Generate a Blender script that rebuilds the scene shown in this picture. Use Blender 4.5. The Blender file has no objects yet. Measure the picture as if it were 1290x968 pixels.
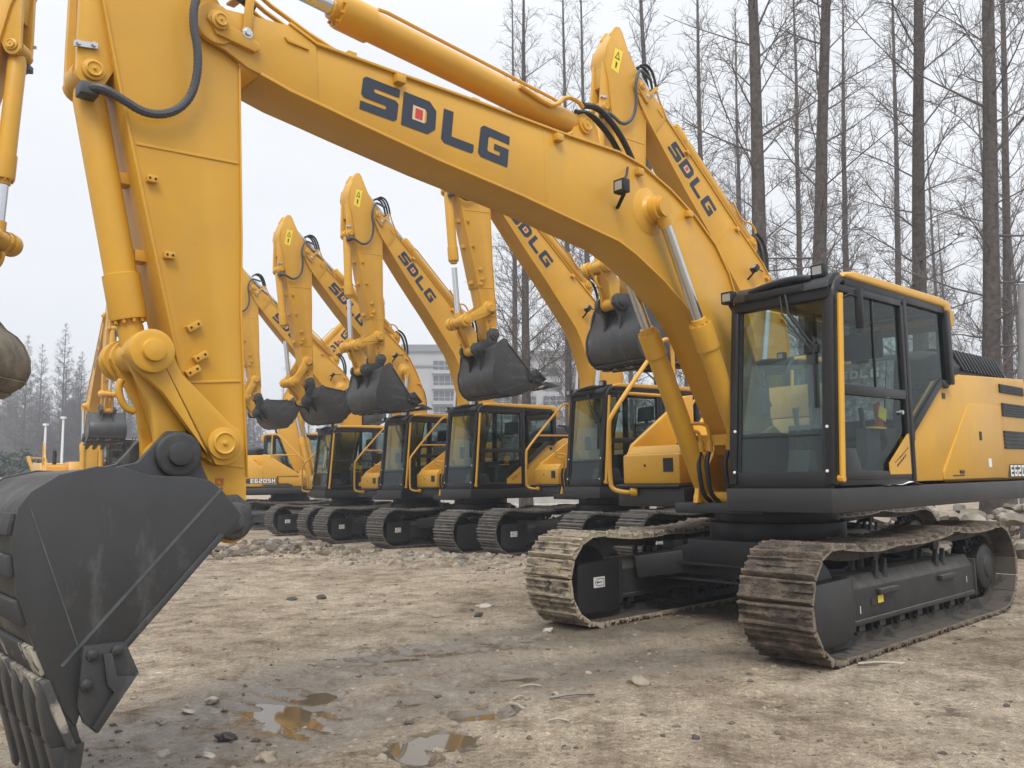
import bpy, bmesh, math, random
from mathutils import Vector, Matrix, noise
R = math.radians
PI = math.pi
C = bpy.context.scene.collection
rnd = random.Random(7)

# ------------------------------------------------------------------ scene, camera, world
sc = bpy.context.scene
world = bpy.data.worlds.new("World"); sc.world = world; world.use_nodes = True
sc.view_settings.view_transform = 'Standard'; sc.view_settings.look = 'None'
sc.view_settings.gamma = 1.0; sc.view_settings.exposure = 0.97
sc.view_settings.use_curve_mapping = False
sc.render.engine = 'CYCLES'
sc.cycles.use_denoising = True
sc.cycles.max_bounces = 8
sc.cycles.transparent_max_bounces = 16
sc.cycles.caustics_reflective = False
sc.cycles.caustics_refractive = False

F_PX, PITCH, ROLL, CAM_H = 1055.97, 0.1106, -0.0151, 1.4259
cam_d = bpy.data.cameras.new("camera"); cam = bpy.data.objects.new("camera", cam_d); C.objects.link(cam)
cam_d.sensor_fit = 'HORIZONTAL'; cam_d.sensor_width = 36.0; cam_d.lens = 36.0 * F_PX / 1290.0
cam_d.clip_start = 0.05; cam_d.clip_end = 3000
fw = Vector((0, math.cos(PITCH), math.sin(PITCH))); up = Vector((0, -math.sin(PITCH), math.cos(PITCH))); rt = Vector((1, 0, 0))
r2 = math.cos(ROLL) * rt + math.sin(ROLL) * up; u2 = -math.sin(ROLL) * rt + math.cos(ROLL) * up
cm = Matrix.Identity(4)
for i in range(3):
    cm[i][0] = r2[i]; cm[i][1] = u2[i]; cm[i][2] = -fw[i]
cm[2][3] = CAM_H
cam.matrix_world = cm
sc.camera = cam

SUN_EL, SUN_AZ = R(50), R(183)          # azimuth measured clockwise from +Y
nt = world.node_tree; nt.nodes.clear()
o_ = nt.nodes.new('ShaderNodeOutputWorld'); bg = nt.nodes.new('ShaderNodeBackground')
sky = nt.nodes.new('ShaderNodeTexSky'); sky.sky_type = 'NISHITA'; sky.sun_disc = False
sky.sun_elevation = SUN_EL; sky.sun_rotation = SUN_AZ; sky.air_density = 1.0; sky.dust_density = 4.0
tc = nt.nodes.new('ShaderNodeTexCoord'); mp = nt.nodes.new('ShaderNodeMapping'); mp.inputs['Scale'].default_value = (1, 1, 3)
ns = nt.nodes.new('ShaderNodeTexNoise'); ns.inputs['Scale'].default_value = 1.6; ns.inputs['Detail'].default_value = 5
cr = nt.nodes.new('ShaderNodeValToRGB')
cr.color_ramp.elements[0].position = 0.3; cr.color_ramp.elements[0].color = (7.4, 7.65, 8.0, 1)
cr.color_ramp.elements[1].position = 0.7; cr.color_ramp.elements[1].color = (8.2, 8.35, 8.6, 1)
mx = nt.nodes.new('ShaderNodeMix'); mx.data_type = 'RGBA'; mx.inputs[0].default_value = 0.93
nt.links.new(tc.outputs['Generated'], mp.inputs['Vector']); nt.links.new(mp.outputs[0], ns.inputs['Vector'])
nt.links.new(ns.outputs[0], cr.inputs[0]); nt.links.new(sky.outputs[0], mx.inputs[6]); nt.links.new(cr.outputs[0], mx.inputs[7])
sep = nt.nodes.new('ShaderNodeSeparateXYZ'); nt.links.new(tc.outputs['Generated'], sep.inputs[0])
zr = nt.nodes.new('ShaderNodeMapRange'); zr.interpolation_type = 'SMOOTHSTEP'; zr.inputs[1].default_value = .42; zr.inputs[2].default_value = 1.0; zr.inputs[3].default_value = 1.0; zr.inputs[4].default_value = 2.3
nt.links.new(sep.outputs['Z'], zr.inputs[0])
vm = nt.nodes.new('ShaderNodeVectorMath'); vm.operation = 'SCALE'; nt.links.new(mx.outputs[2], vm.inputs[0]); nt.links.new(zr.outputs[0], vm.inputs['Scale'])
nt.links.new(vm.outputs[0], bg.inputs[0]); bg.inputs[1].default_value = 0.066
nt.links.new(bg.outputs[0], o_.inputs[0])
sl = bpy.data.lights.new("sun", 'SUN'); sl.energy = 1.25; sl.angle = R(25); sl.color = (1.0, 0.96, 0.9)
so = bpy.data.objects.new("sun", sl); C.objects.link(so)
sd = Vector((math.sin(SUN_AZ) * math.cos(SUN_EL), math.cos(SUN_AZ) * math.cos(SUN_EL), math.sin(SUN_EL)))
so.rotation_euler = sd.to_track_quat('Z', 'Y').to_euler()

# ------------------------------------------------------------------ materials
def newmat(name):
    m = bpy.data.materials.new(name); m.use_nodes = True
    return m, m.node_tree, m.node_tree.nodes['Principled BSDF']

def mat(name, col, rough=0.5, metal=0.0, var=0.0, vscale=6.0, bump=0.0, bscale=60.0, col2=None, spec=0.5, coat=0.0, detail=5.0, lo=0.35, hi=0.7):
    m, t, b = newmat(name)
    b.inputs['Base Color'].default_value = (*col, 1); b.inputs['Roughness'].default_value = rough
    b.inputs['Metallic'].default_value = metal; b.inputs['Specular IOR Level'].default_value = spec
    if coat: b.inputs['Coat Weight'].default_value = coat; b.inputs['Coat Roughness'].default_value = 0.25
    tc = t.nodes.new('ShaderNodeTexCoord')
    if var > 0 or col2:
        n = t.nodes.new('ShaderNodeTexNoise'); n.inputs['Scale'].default_value = vscale; n.inputs['Detail'].default_value = detail
        n.inputs['Roughness'].default_value = 0.65
        t.links.new(tc.outputs['Object'], n.inputs['Vector'])
        r = t.nodes.new('ShaderNodeValToRGB')
        c2 = col2 or tuple(c * (1 - var) for c in col)
        r.color_ramp.elements[0].position = lo; r.color_ramp.elements[0].color = (*c2, 1)
        r.color_ramp.elements[1].position = hi; r.color_ramp.elements[1].color = (*col, 1)
        t.links.new(n.outputs[0], r.inputs[0]); t.links.new(r.outputs[0], b.inputs['Base Color'])
        mr = t.nodes.new('ShaderNodeMapRange'); mr.inputs[3].default_value = min(1, rough + 0.12); mr.inputs[4].default_value = max(0.05, rough - 0.08)
        t.links.new(n.outputs[0], mr.inputs[0]); t.links.new(mr.outputs[0], b.inputs['Roughness'])
    if bump > 0:
        n2 = t.nodes.new('ShaderNodeTexNoise'); n2.inputs['Scale'].default_value = bscale; n2.inputs['Detail'].default_value = 6
        t.links.new(tc.outputs['Object'], n2.inputs['Vector'])
        bp = t.nodes.new('ShaderNodeBump'); bp.inputs['Strength'].default_value = bump; bp.inputs['Distance'].default_value = 0.02
        t.links.new(n2.outputs[0], bp.inputs['Height']); t.links.new(bp.outputs[0], b.inputs['Normal'])
    return m

M = {}
M['yellow'] = mat('yellow_paint', (0.605, 0.325, 0.026), 0.36, col2=(0.53, 0.285, 0.035), vscale=1.7, bump=0.035, bscale=7, coat=0.04, spec=0.4, detail=9)
def grime(m, col, scale, lo, hi, fac, stretch=(1, 1, 1)):
    t = m.node_tree; b = t.nodes['Principled BSDF']; src = b.inputs['Base Color'].links[0].from_socket
    tc = t.nodes.new('ShaderNodeTexCoord'); mp = t.nodes.new('ShaderNodeMapping'); mp.inputs['Scale'].default_value = stretch; mp.inputs['Location'].default_value = (3.1, 1.7, .4)
    n = t.nodes.new('ShaderNodeTexNoise'); n.inputs['Scale'].default_value = scale; n.inputs['Detail'].default_value = 8; n.inputs['Roughness'].default_value = .7
    r = t.nodes.new('ShaderNodeMapRange'); r.inputs[1].default_value = lo; r.inputs[2].default_value = hi; r.inputs[4].default_value = fac
    x = t.nodes.new('ShaderNodeMix'); x.data_type = 'RGBA'; x.inputs[7].default_value = (*col, 1)
    t.links.new(tc.outputs['Object'], mp.inputs[0]); t.links.new(mp.outputs[0], n.inputs['Vector']); t.links.new(n.outputs[0], r.inputs[0]); t.links.new(r.outputs[0], x.inputs[0]); t.links.new(src, x.inputs[6]); t.links.new(x.outputs[2], b.inputs['Base Color'])
grime(M['yellow'], (.40, .27, .10), 3.2, .52, .78, .38, (1, 1, .35))
grime(M['yellow'], (.16, .085, .02), 14, .68, .76, .55)
M['black'] = mat('black_paint', (0.015, 0.015, 0.017), 0.42, var=0.35, vscale=5, spec=0.4)
M['grey'] = mat('dark_grey_paint', (0.022, 0.022, 0.024), 0.45, var=0.2, vscale=3)
M['bucket'] = mat('bucket_paint', (0.036, 0.037, 0.039), 0.42, var=0.22, vscale=3.5, bump=0.05, bscale=20)
M['dusty'] = mat('dusty_frame', (0.030, 0.030, 0.031), 0.6, var=.3, vscale=5, bump=0.1, bscale=50)
def topdust(m, col, z0, z1, fac):
    t = m.node_tree; b = t.nodes['Principled BSDF']; src = b.inputs['Base Color'].links[0].from_socket
    g = t.nodes.new('ShaderNodeNewGeometry'); sp = t.nodes.new('ShaderNodeSeparateXYZ'); t.links.new(g.outputs['True Normal'], sp.inputs[0])
    tc = t.nodes.new('ShaderNodeTexCoord'); n = t.nodes.new('ShaderNodeTexNoise'); n.inputs['Scale'].default_value = 9; n.inputs['Detail'].default_value = 8; t.links.new(tc.outputs['Object'], n.inputs['Vector'])
    a = t.nodes.new('ShaderNodeMath'); a.operation = 'MULTIPLY_ADD'; a.inputs[1].default_value = .9; t.links.new(n.outputs[0], a.inputs[0]); t.links.new(sp.outputs['Z'], a.inputs[2])
    r = t.nodes.new('ShaderNodeMapRange'); r.inputs[1].default_value = z0; r.inputs[2].default_value = z1; r.inputs[4].default_value = fac; t.links.new(a.outputs[0], r.inputs[0])
    x = t.nodes.new('ShaderNodeMix'); x.data_type = 'RGBA'; x.inputs[7].default_value = (*col, 1); t.links.new(r.outputs[0], x.inputs[0]); t.links.new(src, x.inputs[6]); t.links.new(x.outputs[2], b.inputs['Base Color'])
topdust(M['dusty'], (.15, .135, .11), .75, 1.5, .85)
grime(M['bucket'], (.16, .16, .155), 5, .54, .72, .5, (1, 1, .4)); grime(M['bucket'], (.105, .075, .05), 16, .66, .73, .6)
M['chrome'] = mat('chrome_rod', (0.62, 0.64, 0.66), 0.18, metal=1.0)
M['zinc'] = mat('zinc_steel', (0.55, 0.56, 0.58), 0.35, metal=0.9)
M['hose'] = mat('hose_rubber', (0.011, 0.012, 0.014), 0.5, spec=0.4)
M['sleeve'] = mat('spiral_sleeve', (0.05, 0.055, 0.065), 0.5)
M['track'] = mat('track_steel', (0.10, 0.088, 0.075), 0.6, col2=(0.03, 0.028, 0.027), vscale=7, bump=0.25, bscale=40, lo=0.42, hi=0.6)
M['grime'] = mat('track_grime', (0.028, 0.026, 0.024), 0.8, col2=(0.07, 0.06, 0.05), vscale=6, lo=.55, hi=.35)
M['mud'] = mat('muddy_track', (0.125, 0.095, 0.068), 0.85, col2=(0.036, 0.028, 0.022), vscale=7, bump=1.0, bscale=42, lo=0.40, hi=0.64, detail=11)
M['mudpale'] = mat('pale_mud_track', (0.27, 0.22, 0.155), 0.85, col2=(0.035, 0.031, 0.028), vscale=9, bump=1.0, bscale=34, lo=0.36, hi=0.52, detail=9)
M['mudbucket'] = mat('mud_caked_bucket', (0.24, 0.20, 0.14), 0.9, col2=(0.10, 0.085, 0.06), vscale=3, bump=0.5, bscale=18)
def edgepale(m, col, lo, hi, fac):  # mixes a paler colour into convex edges
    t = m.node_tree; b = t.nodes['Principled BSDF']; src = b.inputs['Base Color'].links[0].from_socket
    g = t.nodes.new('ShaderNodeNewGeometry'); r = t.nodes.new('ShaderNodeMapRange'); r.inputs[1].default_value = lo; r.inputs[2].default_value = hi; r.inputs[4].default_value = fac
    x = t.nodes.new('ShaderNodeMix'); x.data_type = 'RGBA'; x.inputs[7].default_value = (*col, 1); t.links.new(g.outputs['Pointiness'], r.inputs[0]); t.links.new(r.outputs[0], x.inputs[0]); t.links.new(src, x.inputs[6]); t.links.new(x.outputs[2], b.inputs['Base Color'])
edgepale(M['mud'], (.33, .27, .20), .55, .66, .5); edgepale(M['mudpale'], (.48, .41, .30), .53, .64, .7); edgepale(M['track'], (.22, .20, .17), .54, .66, .6)
M['worn'] = mat('worn_mud_steel', (0.30, 0.27, 0.22), 0.8, col2=(0.05, 0.05, 0.05), vscale=7, bump=0.3, bscale=30, lo=0.45, hi=0.56)
M['navy'] = mat('navy_decal', (0.014, 0.022, 0.042), 0.4)
M['red'] = mat('red_decal', (0.50, 0.035, 0.02), 0.4)
M['white'] = mat('white_decal', (0.72, 0.72, 0.70), 0.45)
M['cream'] = mat('cream_patch', (0.62, 0.50, 0.33), 0.45)
M['stick'] = mat('yellow_sticker', (0.80, 0.60, 0.04), 0.4)
M['ink'] = mat('decal_ink', (0.02, 0.018, 0.016), 0.5)
M['seat'] = mat('seat_fabric', (0.022, 0.022, 0.025), 0.8)
M['inner'] = mat('cab_interior', (0.055, 0.057, 0.06), 0.65)
M['beige'] = mat('cab_floor', (0.26, 0.24, 0.19), 0.7, var=0.3, vscale=9)
M['lens'] = mat('lamp_lens', (0.30, 0.31, 0.30), 0.12, bump=0.3, bscale=160)
M['mirror'] = mat('mirror_glass', (0.8, 0.82, 0.84), 0.04, metal=1.0)
M['wrap'] = mat('plastic_film', (0.50, 0.54, 0.57), 0.25, col2=(0.20, 0.22, 0.24), vscale=18, bump=0.9, bscale=26, lo=0.4, hi=0.6)
M['blue'] = mat('blue_cloth', (0.03, 0.06, 0.16), 0.8, var=0.5, vscale=20)
M['orange'] = mat('orange_plastic', (0.55, 0.11, 0.03), 0.5)
M['paper'] = mat('white_paper', (0.72, 0.72, 0.71), 0.7, bump=0.3, bscale=12)
M['bark'] = mat('bark', (0.11, 0.092, 0.082), 0.95, col2=(0.042, 0.036, 0.033), vscale=9, bump=0.9, bscale=30)
M['twig'] = mat('twig_bark', (0.115, 0.098, 0.092), 0.95)
M['concrete'] = mat('pale_concrete', (0.50, 0.49, 0.46), 0.9, var=0.25, vscale=3, bump=0.2, bscale=30)
M['rubble'] = mat('broken_concrete', (0.37, 0.335, 0.28), 0.95, col2=(0.16, 0.14, 0.112), vscale=2.2, bump=0.6, bscale=14)
M['clod'] = mat('earth_clods', (0.34, 0.285, 0.215), 0.95, col2=(0.17, 0.14, 0.105), vscale=1.3, bump=0.6, bscale=18)
M['greyclod'] = mat('grey_clods', (.20, .19, .17), .95, col2=(.10, .095, .085), vscale=2, bump=.6, bscale=18)
M['darkclod'] = mat('damp_clods', (.17, .135, .10), .95, col2=(.085, .066, .05), vscale=3, bump=.6, bscale=20)
M['stone'] = mat('pale_stone', (0.44, 0.40, 0.34), 0.85, var=0.3, vscale=9, bump=0.5, bscale=25)
M['debris'] = mat('dark_debris', (0.06, 0.055, 0.05), 0.9, bump=0.5, bscale=30)
M['wood'] = mat('splinter_wood', (0.36, 0.32, 0.26), 0.8, var=0.2, vscale=14)
M['wall'] = mat('apartment_render', (0.36, 0.36, 0.365), 0.9, var=0.10, vscale=0.3)
M['wallgrey'] = mat('apartment_grey_band', (0.17, 0.175, 0.185), 0.9)
M['leaf'] = mat('evergreen_leaf', (0.055, 0.075, 0.04), 0.8, var=0.5, vscale=1.5)
M['pole'] = mat('pole_metal', (0.66, 0.67, 0.68), 0.5)
M['greypole'] = mat('grey_pole', (0.22, 0.22, 0.225), 0.7, var=0.2, vscale=4)

def glass(name, tint, refl=0.0, dark=0.25):
    m, t, b = newmat(name); t.nodes.remove(b)
    out = t.nodes['Material Output']
    tr = t.nodes.new('ShaderNodeBsdfTransparent'); tr.inputs[0].default_value = (*tint, 1)
    gl = t.nodes.new('ShaderNodeBsdfGlossy'); gl.inputs['Roughness'].default_value = 0.015; gl.inputs[0].default_value = (0.9, 0.97, 0.96, 1)
    lw = t.nodes.new('ShaderNodeLayerWeight'); lw.inputs[0].default_value = 0.5
    pw = t.nodes.new('ShaderNodeMath'); pw.operation = 'POWER'; pw.inputs[1].default_value = 4.0; t.links.new(lw.outputs['Facing'], pw.inputs[0])
    mth = t.nodes.new('ShaderNodeMath'); mth.operation = 'MULTIPLY_ADD'; mth.inputs[1].default_value = 0.5; mth.inputs[2].default_value = refl; mth.use_clamp = True
    t.links.new(pw.outputs[0], mth.inputs[0]); mx = t.nodes.new('ShaderNodeMixShader'); t.links.new(mth.outputs[0], mx.inputs[0])
    t.links.new(tr.outputs[0], mx.inputs[1]); t.links.new(gl.outputs[0], mx.inputs[2]); t.links.new(mx.outputs[0], out.inputs[0])
    return m
M['glass'] = glass('cab_glass', (0.62, 0.72, 0.69), 0.05)
M['tint'] = glass('tinted_glass', (0.50, 0.58, 0.565), 0.015)
M['brown'] = mat('red_brown_mark', (0.30, 0.09, 0.02), 0.5)
m_, t_, b_ = newmat('film_and_reflection'); M['film'] = m_
b_.inputs['Base Color'].default_value = (0.55, 0.60, 0.66, 1); b_.inputs['Roughness'].default_value = 0.3; b_.inputs['Alpha'].default_value = 0.2
M['seam'] = mat('scuffed_seam', (.095, .10, .105), .5, col2=(.052, .055, .06), vscale=12)
M['wornstrip'] = mat('worn_strip', (0.36, 0.33, 0.27), 0.7, col2=(0.04, 0.042, 0.045), vscale=5, lo=0.56, hi=0.60, bump=.1, bscale=30)
M['bglass'] = mat('building_glass', (0.06, 0.07, 0.085), 0.15, var=0.5, vscale=0.6)

# ------------------------------------------------------------------ mesh helpers
class MB:
    def __init__(s): s.v = []; s.f = []; s.m = []
    def add(s, vs, fs, mi=0):
        n = len(s.v); s.v += [tuple(v) for v in vs]
        for f in fs: s.f.append([i + n for i in f]); s.m.append(mi)
        return s
    def box(s, lo, hi, mi=0, rot=None, c=None):
        x0, y0, z0 = lo; x1, y1, z1 = hi
        vs = [Vector(p) for p in ((x0,y0,z0),(x1,y0,z0),(x1,y1,z0),(x0,y1,z0),(x0,y0,z1),(x1,y0,z1),(x1,y1,z1),(x0,y1,z1))]
        if rot is not None:
            cc = Vector(c) if c else Vector(((x0+x1)/2,(y0+y1)/2,(z0+z1)/2))
            vs = [rot @ (v - cc) + cc for v in vs]
        return s.add(vs, [(0,3,2,1),(4,5,6,7),(0,1,5,4),(1,2,6,5),(2,3,7,6),(3,0,4,7)], mi)
    def prism(s, poly, a, b, axis='Y', mi=0):      # poly in (X,Z) for Y, (Y,Z) for X, (X,Y) for Z
        n = len(poly)
        def P(p, t):
            return (p[0], t, p[1]) if axis == 'Y' else ((t, p[0], p[1]) if axis == 'X' else (p[0], p[1], t))
        vs = [P(p, a) for p in poly] + [P(p, b) for p in poly]
        fs = [tuple(range(n)), tuple(range(2*n-1, n-1, -1))] + [(i, n+i, n+(i+1) % n, (i+1) % n) for i in range(n)]
        return s.add(vs, fs, mi)
    def loft(s, rings, caps=True, closed=True, mi=0):
        n = len(rings[0]); vs = [p for r in rings for p in r]; fs = []
        for k in range(len(rings)-1):
            for i in range(n if closed else n-1):
                a = k*n+i; b = k*n+(i+1) % n; fs.append((a, b, b+n, a+n))
        if caps: fs += [tuple(range(n-1, -1, -1)), tuple(range((len(rings)-1)*n, len(rings)*n))]
        return s.add(vs, fs, mi)
    def cyl(s, p0, p1, r0, r1=None, n=16, mi=0, caps=True):
        r1 = r0 if r1 is None else r1
        p0 = Vector(p0); p1 = Vector(p1); d = (p1-p0).normalized()
        a = d.orthogonal().normalized(); b = d.cross(a)
        rg = lambda p, r: [p + (a*math.cos(2*PI*i/n) + b*math.sin(2*PI*i/n))*r for i in range(n)]
        return s.loft([rg(p0, r0), rg(p1, r1)], caps, True, mi)
    def lathe(s, p0, d, prof, n=20, mi=0):         # prof: (distance along d, radius)
        p0 = Vector(p0); d = Vector(d).normalized(); a = d.orthogonal().normalized(); b = d.cross(a)
        return s.loft([[p0 + d*t + (a*math.cos(2*PI*i/n)+b*math.sin(2*PI*i/n))*max(r, 1e-4) for i in range(n)] for t, r in prof], True, True, mi)
    def tube(s, pts, r, n=8, mi=0, smooth=0, ridge=0):
        pts = [Vector(p) for p in pts]
        for _ in range(smooth):
            q = [pts[0]]
            for i in range(len(pts)-1): q += [pts[i].lerp(pts[i+1], .25), pts[i].lerp(pts[i+1], .75)]
            pts = q + [pts[-1]]
        if ridge:
            L = sum((pts[i+1]-pts[i]).length for i in range(len(pts)-1)); m = int(L/ridge); q = []; seg = 0; acc = 0
            for k in range(m+1):
                t = L*k/m
                while seg < len(pts)-2 and acc + (pts[seg+1]-pts[seg]).length < t: acc += (pts[seg+1]-pts[seg]).length; seg += 1
                q.append(pts[seg].lerp(pts[seg+1], min(1, (t-acc)/max(1e-6, (pts[seg+1]-pts[seg]).length))))
            pts = q
        rings = []; a = None
        for i, p in enumerate(pts):
            d = (pts[min(i+1, len(pts)-1)] - pts[max(i-1, 0)]).normalized()
            a = d.orthogonal().normalized() if a is None else (a - d*a.dot(d)).normalized()
            b = d.cross(a); rr = r*(1 + (0.14 if ridge and i % 2 else 0))
            rings.append([p + (a*math.cos(2*PI*k/n)+b*math.sin(2*PI*k/n))*rr for k in range(n)])
        return s.loft(rings, True, True, mi)
    def quad(s, a, b, c, d, mi=0): return s.add([a, b, c, d], [(0,1,2,3)], mi)
    def build(s, name, mats, parent=None, bevel=0.0, ang=32, seg=2, smooth=True):
        me = bpy.data.meshes.new(name); bm = bmesh.new()
        vs = [bm.verts.new(v) for v in s.v]
        for f, mi in zip(s.f, s.m):
            try: ff = bm.faces.new([vs[i] for i in f]); ff.material_index = mi
            except ValueError: pass
        bmesh.ops.recalc_face_normals(bm, faces=bm.faces)
        if bevel > 0:
            ed = [e for e in bm.edges if len(e.link_faces) == 2 and e.calc_face_angle(0) > R(ang)]
            bmesh.ops.bevel(bm, geom=ed, offset=bevel, segments=seg, affect='EDGES', profile=0.5, clamp_overlap=True)
        for e in bm.edges:
            e.smooth = not (len(e.link_faces) != 2 or e.calc_face_angle(0) > R(ang))
        for f in bm.faces: f.smooth = smooth
        bm.to_mesh(me); bm.free()
        for m in (mats if isinstance(mats, (list, tuple)) else [mats]): me.materials.append(m)
        o = bpy.data.objects.new(name, me); C.objects.link(o)
        if parent: o.parent = parent
        return o

def tag(o, label=None, cat=None, group=None, kind=None):
    if label: o['label'] = label
    if cat: o['category'] = cat
    if group: o['group'] = group
    if kind: o['kind'] = kind
    return o
def thing(name, label, cat, loc=(0,0,0), rz=0, group=None):
    o = bpy.data.objects.new(name, None); C.objects.link(o); o.empty_display_size = 0.2
    o.location = loc; o.rotation_euler = (0, 0, rz)
    return tag(o, label, cat, group)
def copy_tree(o, parent=None, mp=None):
    c = o.copy(); C.objects.link(c); c.parent = parent
    if mp is not None: mp[o] = c
    for ch in list(o.children):
        copy_tree(ch, c, mp)
    return c

# smoothstep
def ss(a, b, x):
    t = max(0, min(1, (x-a)/(b-a))); return t*t*(3-2*t)
def lerp(a, b, t): return a + (b-a)*t

# ------------------------------------------------------------------ lettering shapes
S_ = [(0.08,1),(1,1),(1,.75),(.36,.75),(.31,.71),(.31,.67),(.36,.63),(.92,.63),(1,.55),(1,.08),(.92,0),(0,0),(0,.25),(.64,.25),(.69,.29),(.69,.33),(.64,.37),(.08,.37),(0,.45),(0,.92)]
L_ = [(0,1),(.30,1),(.30,.27),(1,.27),(1,.06),(.94,0),(.1,0),(0,.1)]
G_ = [(1,1),(1,.74),(.34,.74),(.29,.70),(.29,.30),(.34,.26),(.71,.26),(.71,.39),(.50,.39),(.50,.58),(1,.58),(1,0),(.1,0),(0,.1),(0,.9),(.1,1)]
D_OUT = [(0,1),(.78,1),(1,.78),(1,.22),(.78,0),(0,0)]
D_IN = [(.29,.72),(.66,.72),(.72,.66),(.72,.34),(.66,.28),(.29,.28)]
def bil(q, u, v):
    tl, tr, br, bl = q
    return tuple((tl[i]*(1-u)+tr[i]*u)*v + (bl[i]*(1-u)+br[i]*u)*(1-v) for i in range(2))
def letter(mb, kind, q, put, mi=0):
    """kind of letter into quad q (tl,tr,br,bl) of plane coordinates; put maps plane -> 3D"""
    if kind == 'D':
        n = len(D_OUT); vs = [put(*bil(q, *p)) for p in D_OUT] + [put(*bil(q, *p)) for p in D_IN]
        mb.add(vs, [(i, (i+1) % n, n+(i+1) % n, n+i) for i in range(n)], mi)
        return
    pl = {'S': S_, 'L': L_, 'G': G_}[kind]
    mb.add([put(*bil(q, *p)) for p in pl], [tuple(range(len(pl)))], mi)
GLYPH = {'E':["111","100","110","100","111"],'6':["111","100","111","101","111"],'2':["111","001","111","100","111"],
         '0':["111","101","101","101","111"],'5':["111","100","111","001","111"],'H':["101","101","111","101","101"]}
def glyphs(mb, text, x0, z0, w, hgt, put, mi=0, gap=0.28):
    cw = w / (len(text)*(1+gap) - gap)
    for k, ch in enumerate(text):
        xs = x0 + k*cw*(1+gap); ux = cw/3; st = cw*0.30; sv = hgt*0.19
        g = GLYPH[ch]
        bars = []
        if ch == 'H': bars = [(0,0,st,hgt),(cw-st,0,cw,hgt),(st,hgt/2-sv/2,cw-st,hgt/2+sv/2)]
        else:
            ys = {0: hgt-sv, 1: hgt/2-sv/2, 2: 0}
            for j in (0, 1, 2):
                if g[j*2][1] == '1': bars.append((0, ys[j], cw, ys[j]+sv))
            if g[2][1] == '0':
                for a_ in (0, cw-st): bars.append((a_, hgt/2-sv/2, a_+st, hgt/2+sv/2))
            for r_, (ya, yb_) in ((1, (hgt/2+sv/2, hgt-sv)), (3, (sv, hgt/2-sv/2))):
                if g[r_][0] == '1': bars.append((0, ya, st, yb_))
                if g[r_][2] == '1': bars.append((cw-st, ya, cw, yb_))
        for a, b, c, d in bars:
            mb.quad(put(xs+a, z0+b), put(xs+c, z0+b), put(xs+c, z0+d), put(xs+a, z0+d), mi)

# ------------------------------------------------------------------ the excavator (built once, in its own frame: X ahead, Y left, Z up)
YC = 0.05                                            # plane of the boom
FOOT = Vector((0.54, 0, 1.67)); TIP0 = Vector((5.96, 0, 3.96)); PIN0 = Vector((5.80, 0, 1.22))
BLP0 = Vector((6.11, 0, 1.57)); ROCK0 = Vector((5.88, 0, 1.63)); EAR0 = Vector((6.565, 0, 3.51)); PEAK0 = Vector((6.36, 0, 4.56))
ACB = Vector((2.86, 0, 4.27)); BCB = Vector((0.83, 0, 1.2)); BCT = Vector((2.16, 0, 3.67))
def bar(mb, p0, p1, w, h, mi=0, upv=(0, 0, 1)):
    p0 = Vector(p0); p1 = Vector(p1); d = (p1-p0).normalized(); u = Vector(upv)
    if abs(d.dot(u)) > .95: u = Vector((0, 1, 0))
    a = d.cross(u).normalized(); b = a.cross(d)
    rg = lambda p: [p+a*w/2+b*h/2, p-a*w/2+b*h/2, p-a*w/2-b*h/2, p+a*w/2-b*h/2]
    return mb.loft([rg(p0), rg(p1)], True, True, mi)
def ribbon(mb, path, y0, y1, th, mi=0):              # a bent plate following an (x,z) path
    n = len(path); lo = []; hi = []
    for i, p in enumerate(path):
        a = Vector((*path[max(i-1, 0)], 0)); b = Vector((*path[min(i+1, n-1)], 0)); d = (b-a).normalized()
        nx, nz = -d.y, d.x
        lo.append(p); hi.append((p[0]+nx*th, p[1]+nz*th))
    rings = [[(l[0], y0, l[1]), (l[0], y1, l[1]), (h[0], y1, h[1]), (h[0], y0, h[1])] for l, h in zip(lo, hi)]
    return mb.loft(rings, True, True, mi)
def arc(c, r, a0, a1, n):
    return [(c[0]+r*math.cos(R(lerp(a0, a1, i/n))), c[1]+r*math.sin(R(lerp(a0, a1, i/n)))) for i in range(n+1)]
def pinhead(mb, x, z, y, s, r, mi=0):                # stepped pin end facing side s
    mb.lathe((x, y, z), (0, s, 0), [(0, r), (.018, r), (.02, r*.72), (.034, r*.70), (.036, r*.62), (.030, r*.56), (.030, r*.14), (.04, r*.12)], 20, mi)

def track_path(step):
    """outer centre line of the shoes as (x, z, tangent angle), equally spaced"""
    pts = []
    ci, ri = (1.66, .455), .405; cs, rs = (-1.72, .455), .40
    pts += [(lerp(-1.62, 1.50, i/40), .05) for i in range(41)]
    pts += arc(ci, ri, -80, 84, 26)
    a, b, c, d = (1.60, .858), (0.62, .822), (-.62, .868), (-1.66, .856)
    for p, q, sag in ((a, b, .035), (b, c, .03), (c, d, .03)):
        for i in range(1, 14): t = i/14; pts.append((lerp(p[0], q[0], t), lerp(p[1], q[1], t) - sag*4*t*(1-t)))
        pts.append(q)
    pts += arc(cs, rs, 100, 262, 26)
    P = [Vector(p) for p in pts]; P.append(P[0]); L = [0]
    for i in range(len(P)-1): L.append(L[-1]+(P[i+1]-P[i]).length)
    n = round(L[-1]/step); out = []
    for k in range(n):
        t = L[-1]*k/n; i = max(j for j in range(len(L)-1) if L[j] <= t)
        p = P[i].lerp(P[i+1], (t-L[i])/max(1e-9, L[i+1]-L[i])); out.append(p)
    res = []
    for k in range(n):
        d = out[(k+1) % n]-out[k-1]; res.append((out[k].x, out[k].y, math.atan2(d.y, d.x)))
    return res
TP = track_path(.176)
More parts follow.
